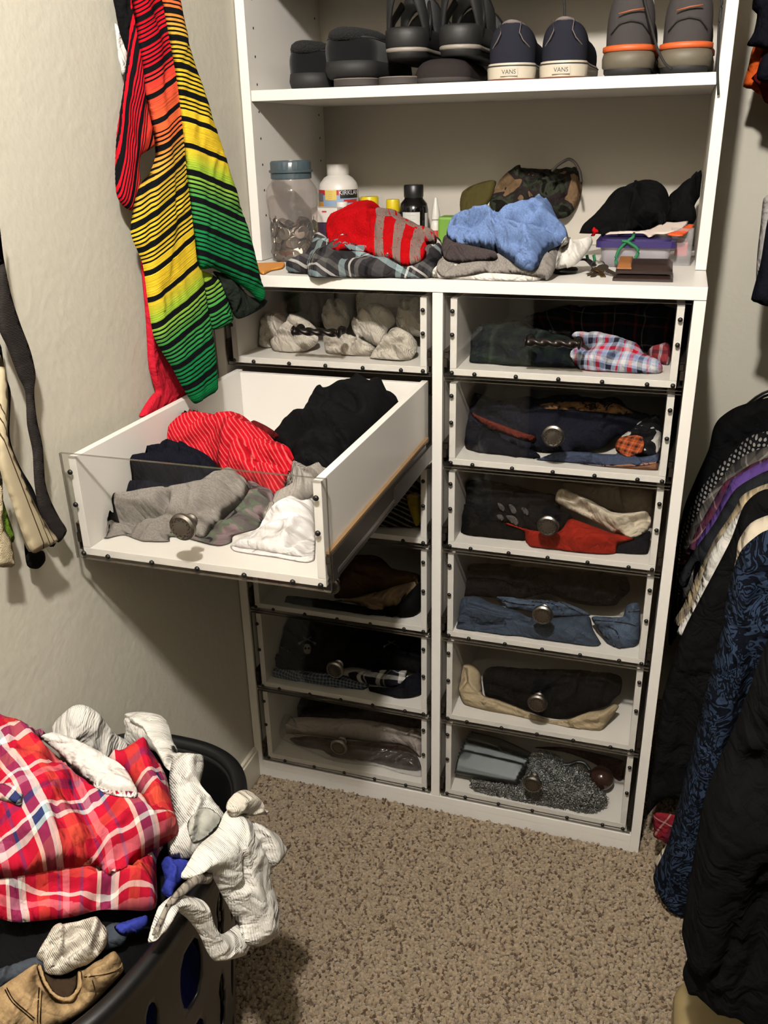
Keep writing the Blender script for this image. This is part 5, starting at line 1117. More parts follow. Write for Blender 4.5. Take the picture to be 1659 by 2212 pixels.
for i, (u, wpx, rz, lab) in enumerate([(868, 108, .0, 'black strapped sandal with heel loop, beside the slipper'), (984, 106, .0, 'black strapped sandal with heel loop, beside the navy shoe')]):
    t, mpp = shoe_root('sandal', u, .235, rz, lab, 'sandal', z=ZS + .0455, group='pair of black sandals'); Wd = wpx * mpp / 1.08; L = .285
    loft(sole_loops(Wd, L, [(-.004, 0), (.0, .003), (.001, .012)]), capb=True).build('outsole', SAN, t, True)
    loft(sole_loops(Wd, L, [(.001, .012), (.003, .0135), (.003, .018), (.001, .0195)])).build('midsole_line', MIDS, t, True)
    loft(sole_loops(Wd, L, [(.001, .0195), (.003, .022), (.004, .040), (.003, .050), (-.002, .054), (-.02, .052)]), capt=True).build('footbed', SAN, t, True)
    arch = lambda y0, y1, h, w, n=14: [(w * math.cos(math.pi * k / n), y0 + (y1 - y0) * math.sin(math.pi * k / n), .034 + h * math.sin(math.pi * k / n)) for k in range(n + 1)]
    def band(pts, wid, th, nm):
        MB().tube(pts, .005, 8, flat=(th * 1.3, wid * 1.1)).build(nm, SAN, t, True)
    band(arch(.05, .01, .098, Wd * .42), .012, .0042, 'heel_strap'); band(arch(.15, .12, .075, Wd * .46), .016, .003, 'instep_strap'); band(arch(.21, .20, .05, Wd * .48), .016, .003, 'toe_strap')
    for s in (-1, 1): band([(s * Wd * .44, .05, .036), (s * Wd * .43, .07, .07), (s * Wd * .30, .10, .10)], .008, .003, 'side_strap')
# laces hanging down in front of the shelf
LACE = plain('black_lace', rgb(22, 20, 19), .8)
for outl, y, lab in [([(1563, -40), (1559, 10), (1553, 60), (1551, 110), (1550, 160), (1552, 205)], .190, 'long black shoelace hanging past the shelf edge'), ([(1385, -40), (1396, 15), (1408, 60), (1420, 105), (1437, 138), (1452, 150)], .215, 'black shoelace falling between the running shoes'), ([(1215, -40), (1219, 10), (1220, 42)], .26, 'black shoelace end hanging above the navy shoe')]:
    tag(MB().tube([hit(*q, PY(y)) for q in catmull(outl, False, 8)], .0022, 8).build('shoelace', LACE, None, True), lab, 'shoelace')

# ================================================================== hanging on the left wall
def shorts_mat():
    m = N('sunset_stripe_print'); uv = m.n('ShaderNodeTexCoord').outputs['UV']; sx = m.n('ShaderNodeSeparateXYZ'); m.l(uv, sx.inputs[0]); u = sx.outputs[0]
    c = m.ramp(m.math('DIVIDE', u, 15.0), [(0, rgb(200, 16, 34)), (.14, rgb(206, 26, 44)), (.22, rgb(226, 84, 56)), (.32, rgb(236, 112, 60)), (.38, rgb(214, 168, 66)), (.46, rgb(222, 190, 48)), (.62, rgb(236, 200, 48)), (.68, rgb(230, 196, 50)), (.72, rgb(168, 200, 60)), (.80, rgb(72, 160, 76)), (.88, rgb(26, 134, 72)), (1, rgb(14, 116, 62))])
    fr = m.math('FRACT', u); thick = m.math('LESS_THAN', fr, .20)
    fine = m.math('LESS_THAN', m.math('FRACT', m.math('MULTIPLY', u, 6.0)), .42)
    quiet = m.ramp(m.math('DIVIDE', u, 15.0), [(0, (1, 1, 1, 1)), (.175, (0, 0, 0, 1)), (.30, (1, 1, 1, 1)), (.585, (0, 0, 0, 1)), (.725, (1, 1, 1, 1)), (.965, (0, 0, 0, 1))], 'CONSTANT')
    blk = m.math('MAXIMUM', thick, m.math('MULTIPLY', fine, quiet))
    return fabric_base(m, m.mix(blk, c, rgb(16, 18, 20)), wr=.25)
SUN = shorts_mat()
HP = plane3(hit(300, 0, PX(.045)), hit(565, 640, PY(-.035)), hit(430, 850, PX(.075)))
sd = tag(empty('board_shorts', (0, 0, 0)), 'board shorts with black stripes fading from red through yellow to green, hung on the wall', 'shorts')
k5i = lambda px, py: ((px - 200) / .407, py / .407)
uA = lambda px, py: (((-.39 * k5i(px, py)[0] + .92 * k5i(px, py)[1]) + 164) / 124 + 4.6, 0.0)
uB = lambda px, py: ((.62 * k5i(px, py)[0] + .78 * k5i(px, py)[1] - 212) / 120, 0.0)
uC = lambda px, py: ((k5i(px, py)[0] + .13 * k5i(px, py)[1] - 175) / 75 + .2, 0.0)
KW = dict(parent=sd, T=.012, Tb=.008, R=.02, auto=1, wdir=80, wr=.6, eps=.003, climb=.03)
off = lambda d: (HP[0] - HP[1] * d * np.sign(np.dot(HP[1], HP[0] - CAM)), HP[1])
KWW = dict(T=.012, Tb=.006, R=.02, eps=.003, drape=False)
cloth('shirt', K5([(258,1380),(278,1400),(300,1640),(330,1790),(420,1940),(495,2080),(480,2120),(420,2185),(370,2160),(340,2195),(250,2215),(272,2160),(318,2092),(335,2078),(300,1950),(285,1700)]), PX(.016), fabric('raspberry_red', rgb(196, 34, 52)), 'raspberry red shirt hanging behind the striped board shorts', 'shirt', auto=3, wdir=85, clamp=((.002, .030), (None, None), (None, None)), **KWW)
cloth('shirt', K5([(115,-40),(212,-40),(206,120),(192,280),(150,180),(125,60)]), PX(.02), BLACKC, 'black shirt hanging at the wall behind the board shorts', 'shirt', auto=1, clamp=((.004, None), (None, None), (None, None)), **KWW)
cloth('shirt', K5([(118,120),(148,180),(185,280),(178,370),(160,400),(140,330),(128,220)]), PX(.012), WHITEC, 'white shirt edge showing beneath the hanging black shirt', 'shirt', auto=0, clamp=((.003, None), (None, None), (None, None)), T=.006, Tb=.003, R=.02, drape=False)
cloth('back_leg', K5([(580,1440),(680,1490),(715,1600),(742,1700),(630,1746),(600,1560)]), off(-.012), SUN, None, None, uv=uB, **KW)
cloth('lining', K5([(640,1440),(740,1470),(830,1570),(918,1590),(890,1640),(770,1692),(720,1600),(680,1500)]), off(-.006), fabric('dark_lining_cloth', rgb(34, 40, 34)), None, None, **KW)
cloth('waist_fold', K5([(205,-40),(240,-20),(262,270),(268,350),(292,560),(322,700),(332,770),(252,830),(242,900),(250,985),(215,1112),(170,1100),(130,1040),(120,900),(130,700),(160,500),(180,330),(200,120)]), off(-.008), SUN, None, None, uv=uC, **KW)
cloth('front_leg', K5([(210,-40),(330,-40),(372,20),(412,220),(452,450),(482,700),(502,920),(522,1080),(547,1300),(580,1430),(610,1650),(640,1830),(657,2060),(600,2112),(540,2142),(480,2062),(420,1950),(330,1800),(300,1650),(278,1480),(262,1390),(205,1250),(205,1170),(220,1080),(252,980),(300,920),(332,830),(322,700),(292,560),(267,350),(232,150)]), off(0), SUN, None, None, uv=uB,
      folds=[(K5([(330,40),(420,420),(470,800),(510,1080)]), .008, .03), (K5([(320,700),(300,950),(285,1250)]), .010, .02)], **KW)
cloth('side_leg', K5([(368,-40),(440,-40),(482,150),(532,330),(602,530),(662,720),(722,910),(792,1120),(852,1340),(907,1560),(890,1600),(820,1540),(720,1470),(640,1425),(565,1418),(540,1250),(520,1080),(500,920),(480,700),(450,450),(410,220),(380,60)]), off(.010), SUN, None, None, uv=uA, **KW)
tag(MB().tube([(0.0, -.21, 1.80), (.03, -.21, 1.79), (.045, -.21, 1.775), (.05, -.21, 1.79)], .005, 8).build('wall_hook', M_BRONZE, None, True), 'dark metal wall hook holding the board shorts', 'hook')
# belts
def belt_uv(px, py):
    x, y = px / .389, (py - 400) / .389; a = np.array([.36, .93]); d = np.array([x - 40, y - 1450]); return (d[0] * a[1] - d[1] * a[0]) / 100 + .5, (d @ a) / 100
cream = N('cream_belt_web'); uvn = cream.n('ShaderNodeTexCoord').outputs['UV']; sx_ = cream.n('ShaderNodeSeparateXYZ'); cream.l(uvn, sx_.inputs[0])
CREAM = fabric_base(cream, cream.ramp(sx_.outputs[0], [(0, rgb(196, 182, 150)), (.30, rgb(78, 62, 44)), (.36, rgb(196, 182, 150)), (.62, rgb(78, 62, 44)), (.67, rgb(196, 182, 150)), (.88, rgb(78, 62, 44)), (.93, rgb(196, 182, 150))], 'CONSTANT'), wr=.1)
WEB = fabric('charcoal_webbing', rgb(48, 44, 42), rib=(160, 'Y'), wr=.05); BW = dict(T=.004, Tb=.002, R=.006, auto=0, wr=.2, clamp=((.002, None), (None, None), (None, None)), eps=.002, grid=.008)
cloth('belt', K14([(0,880),(30,1050),(60,1150),(55,1400),(110,1560),(190,1700),(250,1880),(310,1990),(280,2010),(200,1900),(130,1720),(60,1500),(40,1400),(-10,1300)]), PX(.012), BLACKC, 'black belt hanging between the cream and charcoal belts', 'belt', **BW)
cloth('belt', K14([(-10,200),(20,400),(60,600),(110,760),(170,920),(198,1050),(190,1150),(205,1300),(237,1450),(252,1650),(282,1750),(332,1850),(372,1920),(322,1985),(270,1900),(215,1800),(190,1650),(180,1480),(150,1330),(140,1150),(100,1060),(40,900),(-10,780)]), PX(.03), WEB, 'charcoal webbing belt hanging from the wall', 'belt', **BW)
cloth('belt', K14([(135,1985),(160,2035),(240,2030),(252,2085),(212,2130),(150,2112)]), PX(.02), BLACKC, 'black belt tip under the cream striped belt', 'belt', **BW)
cloth('belt', K14([(-10,1680),(40,1820),(82,1960),(62,1992),(30,1962),(-10,1850)]), PX(.03), fabric('lime_webbing', rgb(104, 138, 44), rib=(160, 'Y')), 'lime green webbing belt end between the cream belts', 'belt', **BW)
cloth('belt', K14([(-20,1560),(12,1620),(18,1800),(22,1900),(60,1965),(82,2108),(40,2122),(-20,2104)]), PX(.042), fabric('cream_webbing', rgb(190, 176, 144), rib=(160, 'Y')), 'cream belt end with frayed tip beside the green belt', 'belt', **BW)
cloth('belt', K14([(-10,940),(35,1050),(48,1250),(45,1400),(92,1530),(162,1700),(252,1880),(322,1970),(250,2015),(182,2042),(130,1950),(60,1750),(5,1600),(-10,1520)]), PX(.055), CREAM, 'cream cotton belt with brown stripes hanging on the wall', 'belt', uv=belt_uv, **BW)

# ================================================================== laundry basket
BX, BY, BA, BB, BZ = .172, -.83, .168, .272, .55
bk = tag(empty('laundry_basket', (BX, BY, 0)), 'black plastic laundry basket with oval slots, heaped with laundry', 'laundry basket')
BPL = plain('black_basket_plastic', rgb(14, 14, 15), .4, bump=(200, .08, .001))
def se(a, A, Bq, p=2.7): c, s = math.cos(a), math.sin(a); return A * math.copysign(abs(c) ** (2 / p), c), Bq * math.copysign(abs(s) ** (2 / p), s)
def basket_wall():
    n, r = 300, 64; per = 26; H = BZ - .012
    slots = [(k * 2 * math.pi / per, zc) for k in range(per) for zc in (.40, .24, .09)]
    V = []; hole = np.zeros((r + 1, n), bool)
    for j in range(r + 1):
        z = H * j / r; f = .80 + .20 * (z / H)
        for i in range(n):
            a = 2 * math.pi * i / n; aa, zz = a, z
            for ka, kz in slots:
                da = (a - ka + math.pi) % (2 * math.pi) - math.pi
                q = (da / .052) ** 2 + ((z - kz) / .056) ** 2
                if q < 1:
                    hole[j, i] = True; k = 1 / math.sqrt(max(q, .02))
                    aa, zz = (ka + da * k, kz + (z - kz) * k) if q > .45 else (a, z)
                    break
            f = .80 + .20 * (zz / H); x, y = se(aa, BA * f, BB * f); V.append((x, y, zz + .002))
    F = []
    for j in range(r):
        for i in range(n):
            q = [(j, i), (j, (i + 1) % n), (j + 1, (i + 1) % n), (j + 1, i)]
            if sum(hole[a, b] for a, b in q) >= 3: continue
            F.append(tuple(a * n + b for a, b in q))
    me = mesh(V, F); bm = bmesh.new(); bm.from_mesh(me); bmesh.ops.delete(bm, geom=[v for v in bm.verts if not v.link_faces], context='VERTS'); bm.to_mesh(me); bm.free()
    o = link('wall', me, BPL, bk, True); md = o.modifiers.new('thickness', 'SOLIDIFY'); md.thickness = .004; md.offset = -1
    n2 = 60; MB().add([se(2 * math.pi * i / n2, BA * .8, BB * .8) + (.002,) for i in range(n2)] + [se(2 * math.pi * i / n2, BA * .8, BB * .8) + (.007,) for i in range(n2)], [tuple(reversed(range(n2))), tuple(range(n2, 2 * n2))] + [(i, (i + 1) % n2, n2 + (i + 1) % n2, n2 + i) for i in range(n2)]).build('base', BPL, bk)
    L = [[se(2 * math.pi * i / 120, BA + e, BB + e) + (z,) for i in range(120)] for e, z in ((-.002, BZ - .016), (-.002, BZ - .004), (.004, BZ + .002), (.014, BZ + .002), (.019, BZ - .004), (.019, BZ - .022), (.016, BZ - .022), (.016, BZ - .006), (.004, BZ - .006), (.001, BZ - .016))]
    loft(L).build('rim', BPL, bk, True)
basket_wall()
# laundry: lowest first
BKW = ((.006, None), (None, None), (None, None))
def inb(e=.012): return ((BX - BA + e, BX + BA - e), (BY - BB + e, BY + BB - e), (.01, None))
pile = lambda z=.56, tx=-.42, ty=.05: plane((.24, -.83, z), (-tx, -ty, 1))     # rises towards the wall
PP = lambda z: plane((.25, -.85, z), (.40, -.22, 1))
def heap(name, A, Bq, z0, z1, mat, label, cx=BX, cy=BY):
    mb_ = MB(); rs = random.Random(8); L = []
    for q in range(9):
        t = q / 8; rr = math.sqrt(max(0, 1 - (t * .97) ** 3)) if t > 0 else .95; z = z0 + (z1 - z0) * t
        L.append([(cx + A * rr * c * (1 + .05 * noise.noise(Vector((c * 2, s * 2, t * 3)))), cy + Bq * rr * s, z + .012 * noise.noise(Vector((c * 3, s * 3, t * 4)))) for c, s in [se(2 * math.pi * i / 64, 1, 1) for i in range(64)]])
    o = loft(L, capb=True, capt=True).build(name, mat, None, True); me = o.data; uvl = me.uv_layers.new()
    for lp_ in me.loops: co = me.vertices[lp_.vertex_index].co; uvl.data[lp_.index].uv = (co.x + co.z * .3, co.y)
    TREES.append((BVHTree.FromPolygons([tuple(v.co) for v in me.vertices], [tuple(p.vertices) for p in me.polygons]), np.array([cx - A, cy - Bq, z0]), np.array([cx + A, cy + Bq, z1 + .02])))
    return tag(o, label, 'clothes')
heap('blue_cloth', BA * .70, BB * .72, .012, .385, COBALT, 'cobalt blue cloth seen through the basket slots')
heap('black_cloth', BA * .88, BB * .90, .418, .56, BLACKC, 'black clothing filling the top of the laundry basket')
def lau(name, outl, mat, label, cat, z=.6, pl=None, **k):
    k.setdefault('T', .03); k.setdefault('Tb', .02); return cloth(name, K12(outl) if outl[0] is not None else outl[1:], pl or PP(z), mat, label, cat, clamp=BKW, **k)
lau('shirt', [(-60,1560),(100,1500),(210,1470),(330,1450),(300,1560),(150,1600),(0,1640),(-60,1650)], SLATE, 'slate grey shirt between the tan jeans and white sock ball', 'shirt', .57, T=.02)
lau('shirt', [(560,1420),(590,1300),(670,1275),(715,1340),(680,1395)], SLATE, 'slate grey cloth corner beside the white sock ball', 'shirt', .575, T=.015, auto=1)
lau('shirt', [(905,930),(960,905),(1020,910),(1072,950),(1035,1015),(985,1080),(960,1132),(905,1092),(925,1030)], COBALT, 'cobalt blue shirt showing between plaid shorts and tank top', 'shirt', .575, T=.02)
lau('shirt', [(640,1300),(730,1262),(820,1240),(822,1290),(742,1342),(680,1350)], COBALT, 'cobalt blue cloth corner under the plaid hem', 'cloth', .58, T=.012, auto=1)
lau('jeans', [(-60,1640),(0,1632),(110,1560),(210,1500),(250,1600),(330,1640),(400,1600),(440,1545),(560,1480),(640,1432),(690,1490),(690,1540),(600,1640),(500,1740),(350,1830),(200,1880),(-60,1900)], TAN, 'tan jeans with open waistband on the near side of the basket', 'jeans', .585, T=.035, auto=2,
    folds=[(K12([(210,1500),(220,1640),(210,1850)]), .010, .02), (K12([(690,1540),(560,1560),(450,1560)]), .008, .015)], grooves=[(K12([(250,1600),(310,1690),(400,1680),(430,1600)]), .022, .014), (K12([(40,1650),(100,1720),(200,1780)]), .004, .004), (K12([(450,1600),(560,1590),(680,1520)]), .006, .005)])
tj = [o for o in COL.objects if o.get('label') == 'tan jeans with open waistband on the near side of the basket'][0]
cloth('waist_opening_shade', K12([(225,1520),(262,1565),(320,1590),(400,1585),(432,1570),(428,1640),(385,1700),(310,1680),(255,1610)]), PP(.585), fabric('jeans_waist_shade', rgb(54, 42, 30)), None, None, T=.001, Tb=0, wr=0, auto=0, parent=tj, R=.003, clamp=BKW)  # thin dark patch paints the shade inside the open waist
cloth('waistband', K12([(205,1505),(235,1520),(262,1600),(318,1680),(385,1692),(425,1640),(430,1560),(455,1545),(458,1640),(405,1725),(320,1722),(245,1640),(212,1560)]), PP(.585), TAN, None, None, T=.008, Tb=.002, wr=.2, auto=0, parent=tj, R=.008, clamp=BKW)
for ln in ([(30,1650),(70,1720),(150,1790),(195,1830)], [(40,1640),(80,1710),(160,1780),(200,1815)], [(222,1640),(216,1740),(212,1850)], [(238,1660),(232,1750),(228,1850)], [(470,1580),(560,1570),(640,1550),(685,1520)], [(520,1600),(540,1680),(520,1720)]):
    seam(tj, K12(ln), PP(.585), fabric('brown_stitch', rgb(92, 66, 40)), BKW, 2.4, .003)
lau('sock', [(205,1450),(250,1370),(300,1300),(440,1265),(540,1258),(600,1310),(600,1380),(560,1440),(500,1490),(440,1512),(350,1552),(260,1542),(240,1480)], SOCK_OLD, 'cream sock ball resting on the tan jeans', 'sock', .60, T=.035, Tb=.03, auto=6, wr=.6, grooves=[(K12([(300,1420),(380,1380),(450,1340),(520,1360)]), .014, .006), (K12([(330,1500),(420,1440),(520,1420)]), .012, .006)])
lau('sock', [(290,210),(380,112),(440,97),(500,110),(560,150),(640,250),(720,310),(660,350),(560,330),(420,270)], WHITE_RIB, 'white sock behind the plaid shorts by the wall', 'sock', pl=plane3(hit(150, 1570, PX(.05)), hit(300, 1650, PY(-.58)), hit(400, 1600, PY(-.56))), T=.03, Tb=.02, wdir=40)
lau('sock', [(970,342),(1000,325),(1070,345),(1145,370),(1125,510),(1200,600),(1265,680),(1250,722),(1180,802),(1090,892),(1000,902),(950,892),(945,800),(990,740),(960,560),(950,450)], WHITE_RIB, 'white and grey sock hanging between plaid shorts and tank top', 'sock', .60, T=.03, auto=4, folds=[(K12([(980,480),(1080,520),(1200,620)]), .012, .02)])
cloth('toe_patch', K12([(1050,720),(1120,640),(1180,640),(1240,700),(1170,790),(1080,830)]), PP(.60), fabric('grey_sock_toe', rgb(176, 176, 166)), None, None, T=.0008, Tb=0, wr=0, auto=0, parent=bpy.data.objects[[o.name for o in COL.objects if o.get('label') == 'white and grey sock hanging between plaid shorts and tank top'][0]], R=.003)
lau('sock', [(708,185),(730,122),(780,100),(870,105),(912,142),(932,230),(962,290),(977,370),(935,425),(880,335),(820,300),(760,290),(712,290),(720,230)], WHITE_RIB, 'white ribbed sock cuff standing up beside the basket rim', 'sock', pl=plane3(hit(310, 1560, PY(-.60)), hit(350, 1650, PY(-.66)), hit(280, 1600, PY(-.62))), T=.03, Tb=.025, wdir=0)
ps = tag(empty('plaid_shorts', (0, 0, 0)), 'red madras plaid shorts spread over the laundry basket', 'shorts')
def ruv(deg, k=.00062, ox=0.0): c, s_ = math.cos(math.radians(deg)), math.sin(math.radians(deg)); return lambda px, py: ((px * c - py * s_) * k + ox, (px * s_ + py * c) * k)
REDP = plaid_like = REDPLAID
PSW = dict(parent=ps, clamp=BKW, R=.045)
cloth('under_leg', K12([(-80,930),(300,900),(540,880),(690,900),(800,860),(935,800),(882,900),(880,1000),(872,1182),(700,1192),(560,1192),(400,1232),(100,1262),(0,1242),(-80,1242)]), PP(.60), REDPLAID, None, None, T=.035, Tb=.02, auto=4, wr=.6, grid=.007, uv=ruv(-66), grooves=[(K12([(100,1200),(300,1120),(540,1150)]), .012, .012), (K12([(560,1000),(640,1100),(620,1180)]), .012, .012)], folds=[(K12([(-60,1150),(120,1090),(400,1080)]), .014, .03)], **PSW)
cloth('upper_leg', K12([(-80,100),(0,130),(150,165),(280,215),(225,240),(330,330),(430,450),(480,500),(600,560),(760,582),(772,550),(722,450),(650,400),(590,350),(720,290),(792,250),(860,310),(932,430),(962,560),(1005,740),(942,810),(800,890),(690,955),(610,985),(540,935),(420,945),(300,962),(150,990),(0,1012),(-80,1025)]), PP(.635), REDPLAID, None, None, T=.045, Tb=.015, auto=6, wr=.7, grid=.007, uv=ruv(-38), eps=.006,
    folds=[(K12([(-40,760),(150,690),(330,620),(480,500)]), .016, .04), (K12([(600,700),(540,900),(400,980)]), .014, .03), (K12([(480,500),(700,640),(950,640)]), .014, .03), (K12([(0,640),(110,620),(140,490)]), .008, .02)], grooves=[(K12([(480,480),(640,560),(780,590)]), .014, .010), (K12([(520,900),(600,930),(690,965)]), .014, .008), (K12([(330,330),(300,480),(180,560)]), .010, .012), (K12([(860,330),(880,460),(950,560)]), .012, .010)], **PSW)
cloth('pocket_flap', K12([(-80,505),(0,500),(140,490),(128,560),(118,622),(60,605),(0,590),(-80,580)]), PP(.635), REDPLAID, None, None, T=.004, Tb=.001, auto=0, wr=.2, grid=.007, uv=ruv(-12), parent=ps, clamp=BKW, R=.006, eps=.006)
cloth('lining', K12([(228,242),(300,217),(420,262),(560,332),(700,422),(772,550),(758,578),(600,556),(480,478),(330,330)]), PP(.63), WHITEC, 'white mesh lining', None, T=.012, Tb=.002, auto=4, parent=ps, clamp=BKW, wr=.8, eps=.006)
# tank top draped over the rim, half inside and half hanging outside
TK = plane3(hit(490, 1790, PZ(.60)), hit(395, 1965, PZ(.575)), hit(570, 1990, PX(.40)))
tt = tag(empty('tank_top', (0, 0, 0)), 'white ribbed tank top draped over the basket rim', 'tank top')
TKW = dict(parent=tt, clamp=BKW, Tb=.006, wdir=110)
cloth('strap', K12([(960,1140),(1000,1120),(1060,1130),(1125,1150),(1160,1250),(1210,1322),(1262,1342),(1350,1290),(1392,1370),(1352,1460),(1222,1497),(1172,1442),(1130,1350),(1072,1270),(1000,1212),(960,1212),(900,1332),(842,1392),(900,1200)]), TK, WHITE_RIB, None, None, T=.016, auto=3, wr=.5, folds=[(K12([(1000,1160),(1090,1230),(1180,1400)]), .008, .02)], **TKW)
cloth('body', K12([(1290,650),(1380,690),(1480,742),(1562,800),(1572,880),(1512,962),(1472,1002),(1500,1100),(1522,1202),(1502,1342),(1442,1412),(1392,1395),(1350,1300),(1310,1220),(1262,1130),(1190,1005),(1120,1000),(1062,1040),(1030,1020),(1062,960),(1130,850),(1230,760)]), TK, WHITE_RIB, None, None, T=.022, auto=4, wr=.8,
    folds=[(K12([(1230,780),(1290,930),(1330,1100),(1420,1390)]), .018, .03), (K12([(1180,1000),(1290,1120),(1380,1340)]), .012, .02), (K12([(1400,700),(1450,860),(1480,1000)]), .012, .02)], grooves=[(K12([(1290,900),(1310,1000),(1290,1060)]), .014, .012), (K12([(1380,760),(1440,900),(1470,1000)]), .010, .010)], **TKW)
lau('sock', [(1285,645),(1300,590),(1345,545),(1400,538),(1442,590),(1482,660),(1425,682),(1360,672),(1310,690)], SOCK_OLD, 'white sock folded over the tank top on the rim', 'sock', pl=(TK[0] + np.array([.008, -.01, .012]), TK[1]), T=.018, Tb=.008, auto=3)
lau('boxer_shorts', [(850,1342),(930,1172),(1020,1062),(1100,1012),(1187,1000),(1172,1060),(1100,1067),(1000,1150),(940,1205),(872,1342)], plaid('grey_fine_plaid', c_(150, 142, 130), [(.1, .25, c_(40, 38, 38)), (.5, .56, c_(60, 56, 54))], [(.1, .25, c_(40, 38, 38)), (.5, .56, c_(60, 56, 54))], .018, 30), 'grey fine plaid cloth strip along the tank top armhole', 'cloth', pl=(TK[0] + np.array([.005, -.006, .008]), TK[1]), T=.006, Tb=.003, auto=1)

# ================================================================== clothes on the right
RX = 1.27
ROD = plain('chrome_rod', rgb(170, 166, 158), .25, .95)
tag(MB().tube([(RX, -1.4, 1.045), (RX, YB, 1.045)], .015, 14).build('closet_rod', ROD, None, True), 'lower metal closet rod carrying the shirts', 'rod')
tag(MB().tube([(RX, -1.4, 2.08), (RX, YB, 2.08)], .015, 14).build('closet_rod', ROD, None, True), 'upper metal closet rod near the ceiling', 'rod')
HANG = plain('black_hanger_plastic', rgb(16, 16, 16), .25)
def hanger(y, zt, label, m=HANG, wide=.225):
    h = tag(empty('clothes_hanger', (RX, y, 0)), label, 'hanger')
    pts = catmull([(-wide, 0, zt - .115), (-wide + .03, 0, zt - .085), (-.1, 0, zt - .045), (0, 0, zt - .02), (.1, 0, zt - .045), (wide - .03, 0, zt - .085), (wide, 0, zt - .115)], False, .02)
    MB().tube(pts, .008, 8, flat=(.010, .007)).build('shoulder_bar', m, h, True)
    MB().tube(catmull([(0, 0, zt - .02), (0, 0, zt + .02), (.012, 0, zt + .035), (.02, 0, zt + .055), (.0, 0, zt + .078), (-.02, 0, zt + .06)], False, .006), .0028, 6).build('hook', ROD, h, True); return h
def hung(name, edge, y, mat, label, cat, right=1.50, bottom=None, kf=K18, T=.018, Tb=.010, shirt=True, **k):
    """edge: left silhouette from collar down to hem in photo pixels; the rest of the shirt goes on behind the frame edge"""
    E_ = kf(edge) if kf else edge; pl = PY(y)
    def topx(P):
        c = _RM.T @ (np.array(P) - CAM); return (829.5 + FPX * c[0] / -c[2], 1106 - FPX * c[1] / -c[2])
    a = hit(*E_[0], pl); b = hit(*E_[-1], pl); zb_ = b[2] if bottom is None else bottom
    xr = right; zsh = a[2]
    add = [topx((b[0] + .05, y, zb_ - .004)), topx((RX, y, zb_ - .012)), topx((xr - .02, y, zb_)), topx((xr, y, zb_ + .08)), topx((xr, y, zsh - .20)), topx((xr - .06, y, zsh - .07)), topx((RX + .09, y, zsh + .01)), topx((RX - .0, y, zsh + .0))]
    k.setdefault('auto', 4); k.setdefault('wdir', 86); k.setdefault('wr', .8)
    return cloth(name, E_ + add, pl, mat, label, cat, T=T, Tb=Tb, R=.03, drape=False, clamp=((.922 if y > -.03 else None, None), (None, YB), (.012, None)), group=None, **k)
def dots(name):
    m = N(name); uv = m.n('ShaderNodeTexCoord').outputs['UV']; vo = m.n('ShaderNodeTexVoronoi'); vo.inputs['Scale'].default_value = 105; vo.inputs['Randomness'].default_value = .0; m.l(uv, vo.inputs['Vector'])
    return fabric_base(m, m.ramp(vo.outputs['Distance'], [(0, rgb(150, 146, 140)), (.32, rgb(24, 24, 26))], 'CONSTANT'))
def damask(name):
    m = N(name); u, v, w = uvrot(m, 0); mp = m.n('ShaderNodeMapping'); mp.inputs['Scale'].default_value = (1, .8, 1); m.l(w, mp.inputs['Vector'])
    f = m.noise(mp.outputs[0], 15, 1, .4, 4.5); f2 = m.noise(mp.outputs[0], 34, 0, .4, 3.0)
    a = m.math('GREATER_THAN', m.math('ABSOLUTE', m.math('SUBTRACT', m.math('FRACT', m.math('MULTIPLY', f, 6.0)), .5)), .27)
    b = m.math('GREATER_THAN', f2, .62)
    return fabric_base(m, m.mix(m.math('MAXIMUM', a, b), rgb(46, 60, 82), rgb(14, 17, 26)))
GP = plaid('grey_hung_plaid', c_(96, 92, 86), [(.1, .4, c_(52, 50, 48)), (.6, .68, c_(168, 162, 152))], [(.1, .4, c_(48, 46, 46)), (.6, .68, c_(170, 164, 154))], .05, 40)
MP = plaid('plum_hung_plaid', c_(96, 54, 74), [(.1, .35, c_(52, 36, 60)), (.6, .66, c_(170, 140, 130))], [(.1, .35, c_(110, 44, 58)), (.6, .66, c_(170, 140, 130))], .06, 35)
BP = plaid('beige_hung_plaid', c_(168, 154, 128), [(.1, .3, c_(96, 86, 78)), (.5, .56, c_(120, 104, 84)), (.7, .9, c_(196, 176, 136))], [(.1, .3, c_(110, 98, 86)), (.6, .9, c_(190, 172, 136))], .04, 30)
hanger(.50, .99, 'thick black plastic hanger holding the black jacket')
hung('jacket', [(1150,90),(1005,118),(740,198),(600,292),(545,385),(505,560),(400,800),(300,1050),(235,1400),(200,1800),(180,2200)], .45, BLACKC, 'black jacket on the thick hanger by the back wall', 'jacket', bottom=.35, T=.03)
hung('shirt', [(1150,400),(1000,400),(880,430),(800,480),(700,590),(600,690),(500,800),(420,920),(340,1080),(260,1290),(230,1420)], .38, dots('white_dot_print'), 'black dress shirt with white dots beside the black jacket', 'shirt', bottom=.35)
hung('shirt', [(1150,520),(1000,530),(850,580),(740,650),(660,730),(580,840),(500,940),(420,1080),(340,1230),(290,1330)], .32, GP, 'grey plaid shirt hanging behind the purple one', 'shirt', bottom=.35)
hung('shirt', [(1150,590),(1005,620),(860,680),(740,760),(640,830),(560,960),(480,1100),(400,1240),(330,1390),(262,1500),(300,1520),(380,1400)], .27, MP, 'plum and rose plaid shirt hanging behind the purple collar', 'shirt', bottom=.35)
hung('shirt', [(1150,600),(1005,640),(880,700),(760,770),(700,810),(650,900),(580,1050),(500,1180),(430,1290),(400,1350)], .22, PURPLE, 'plain purple shirt on the lower rod', 'shirt', bottom=.35)
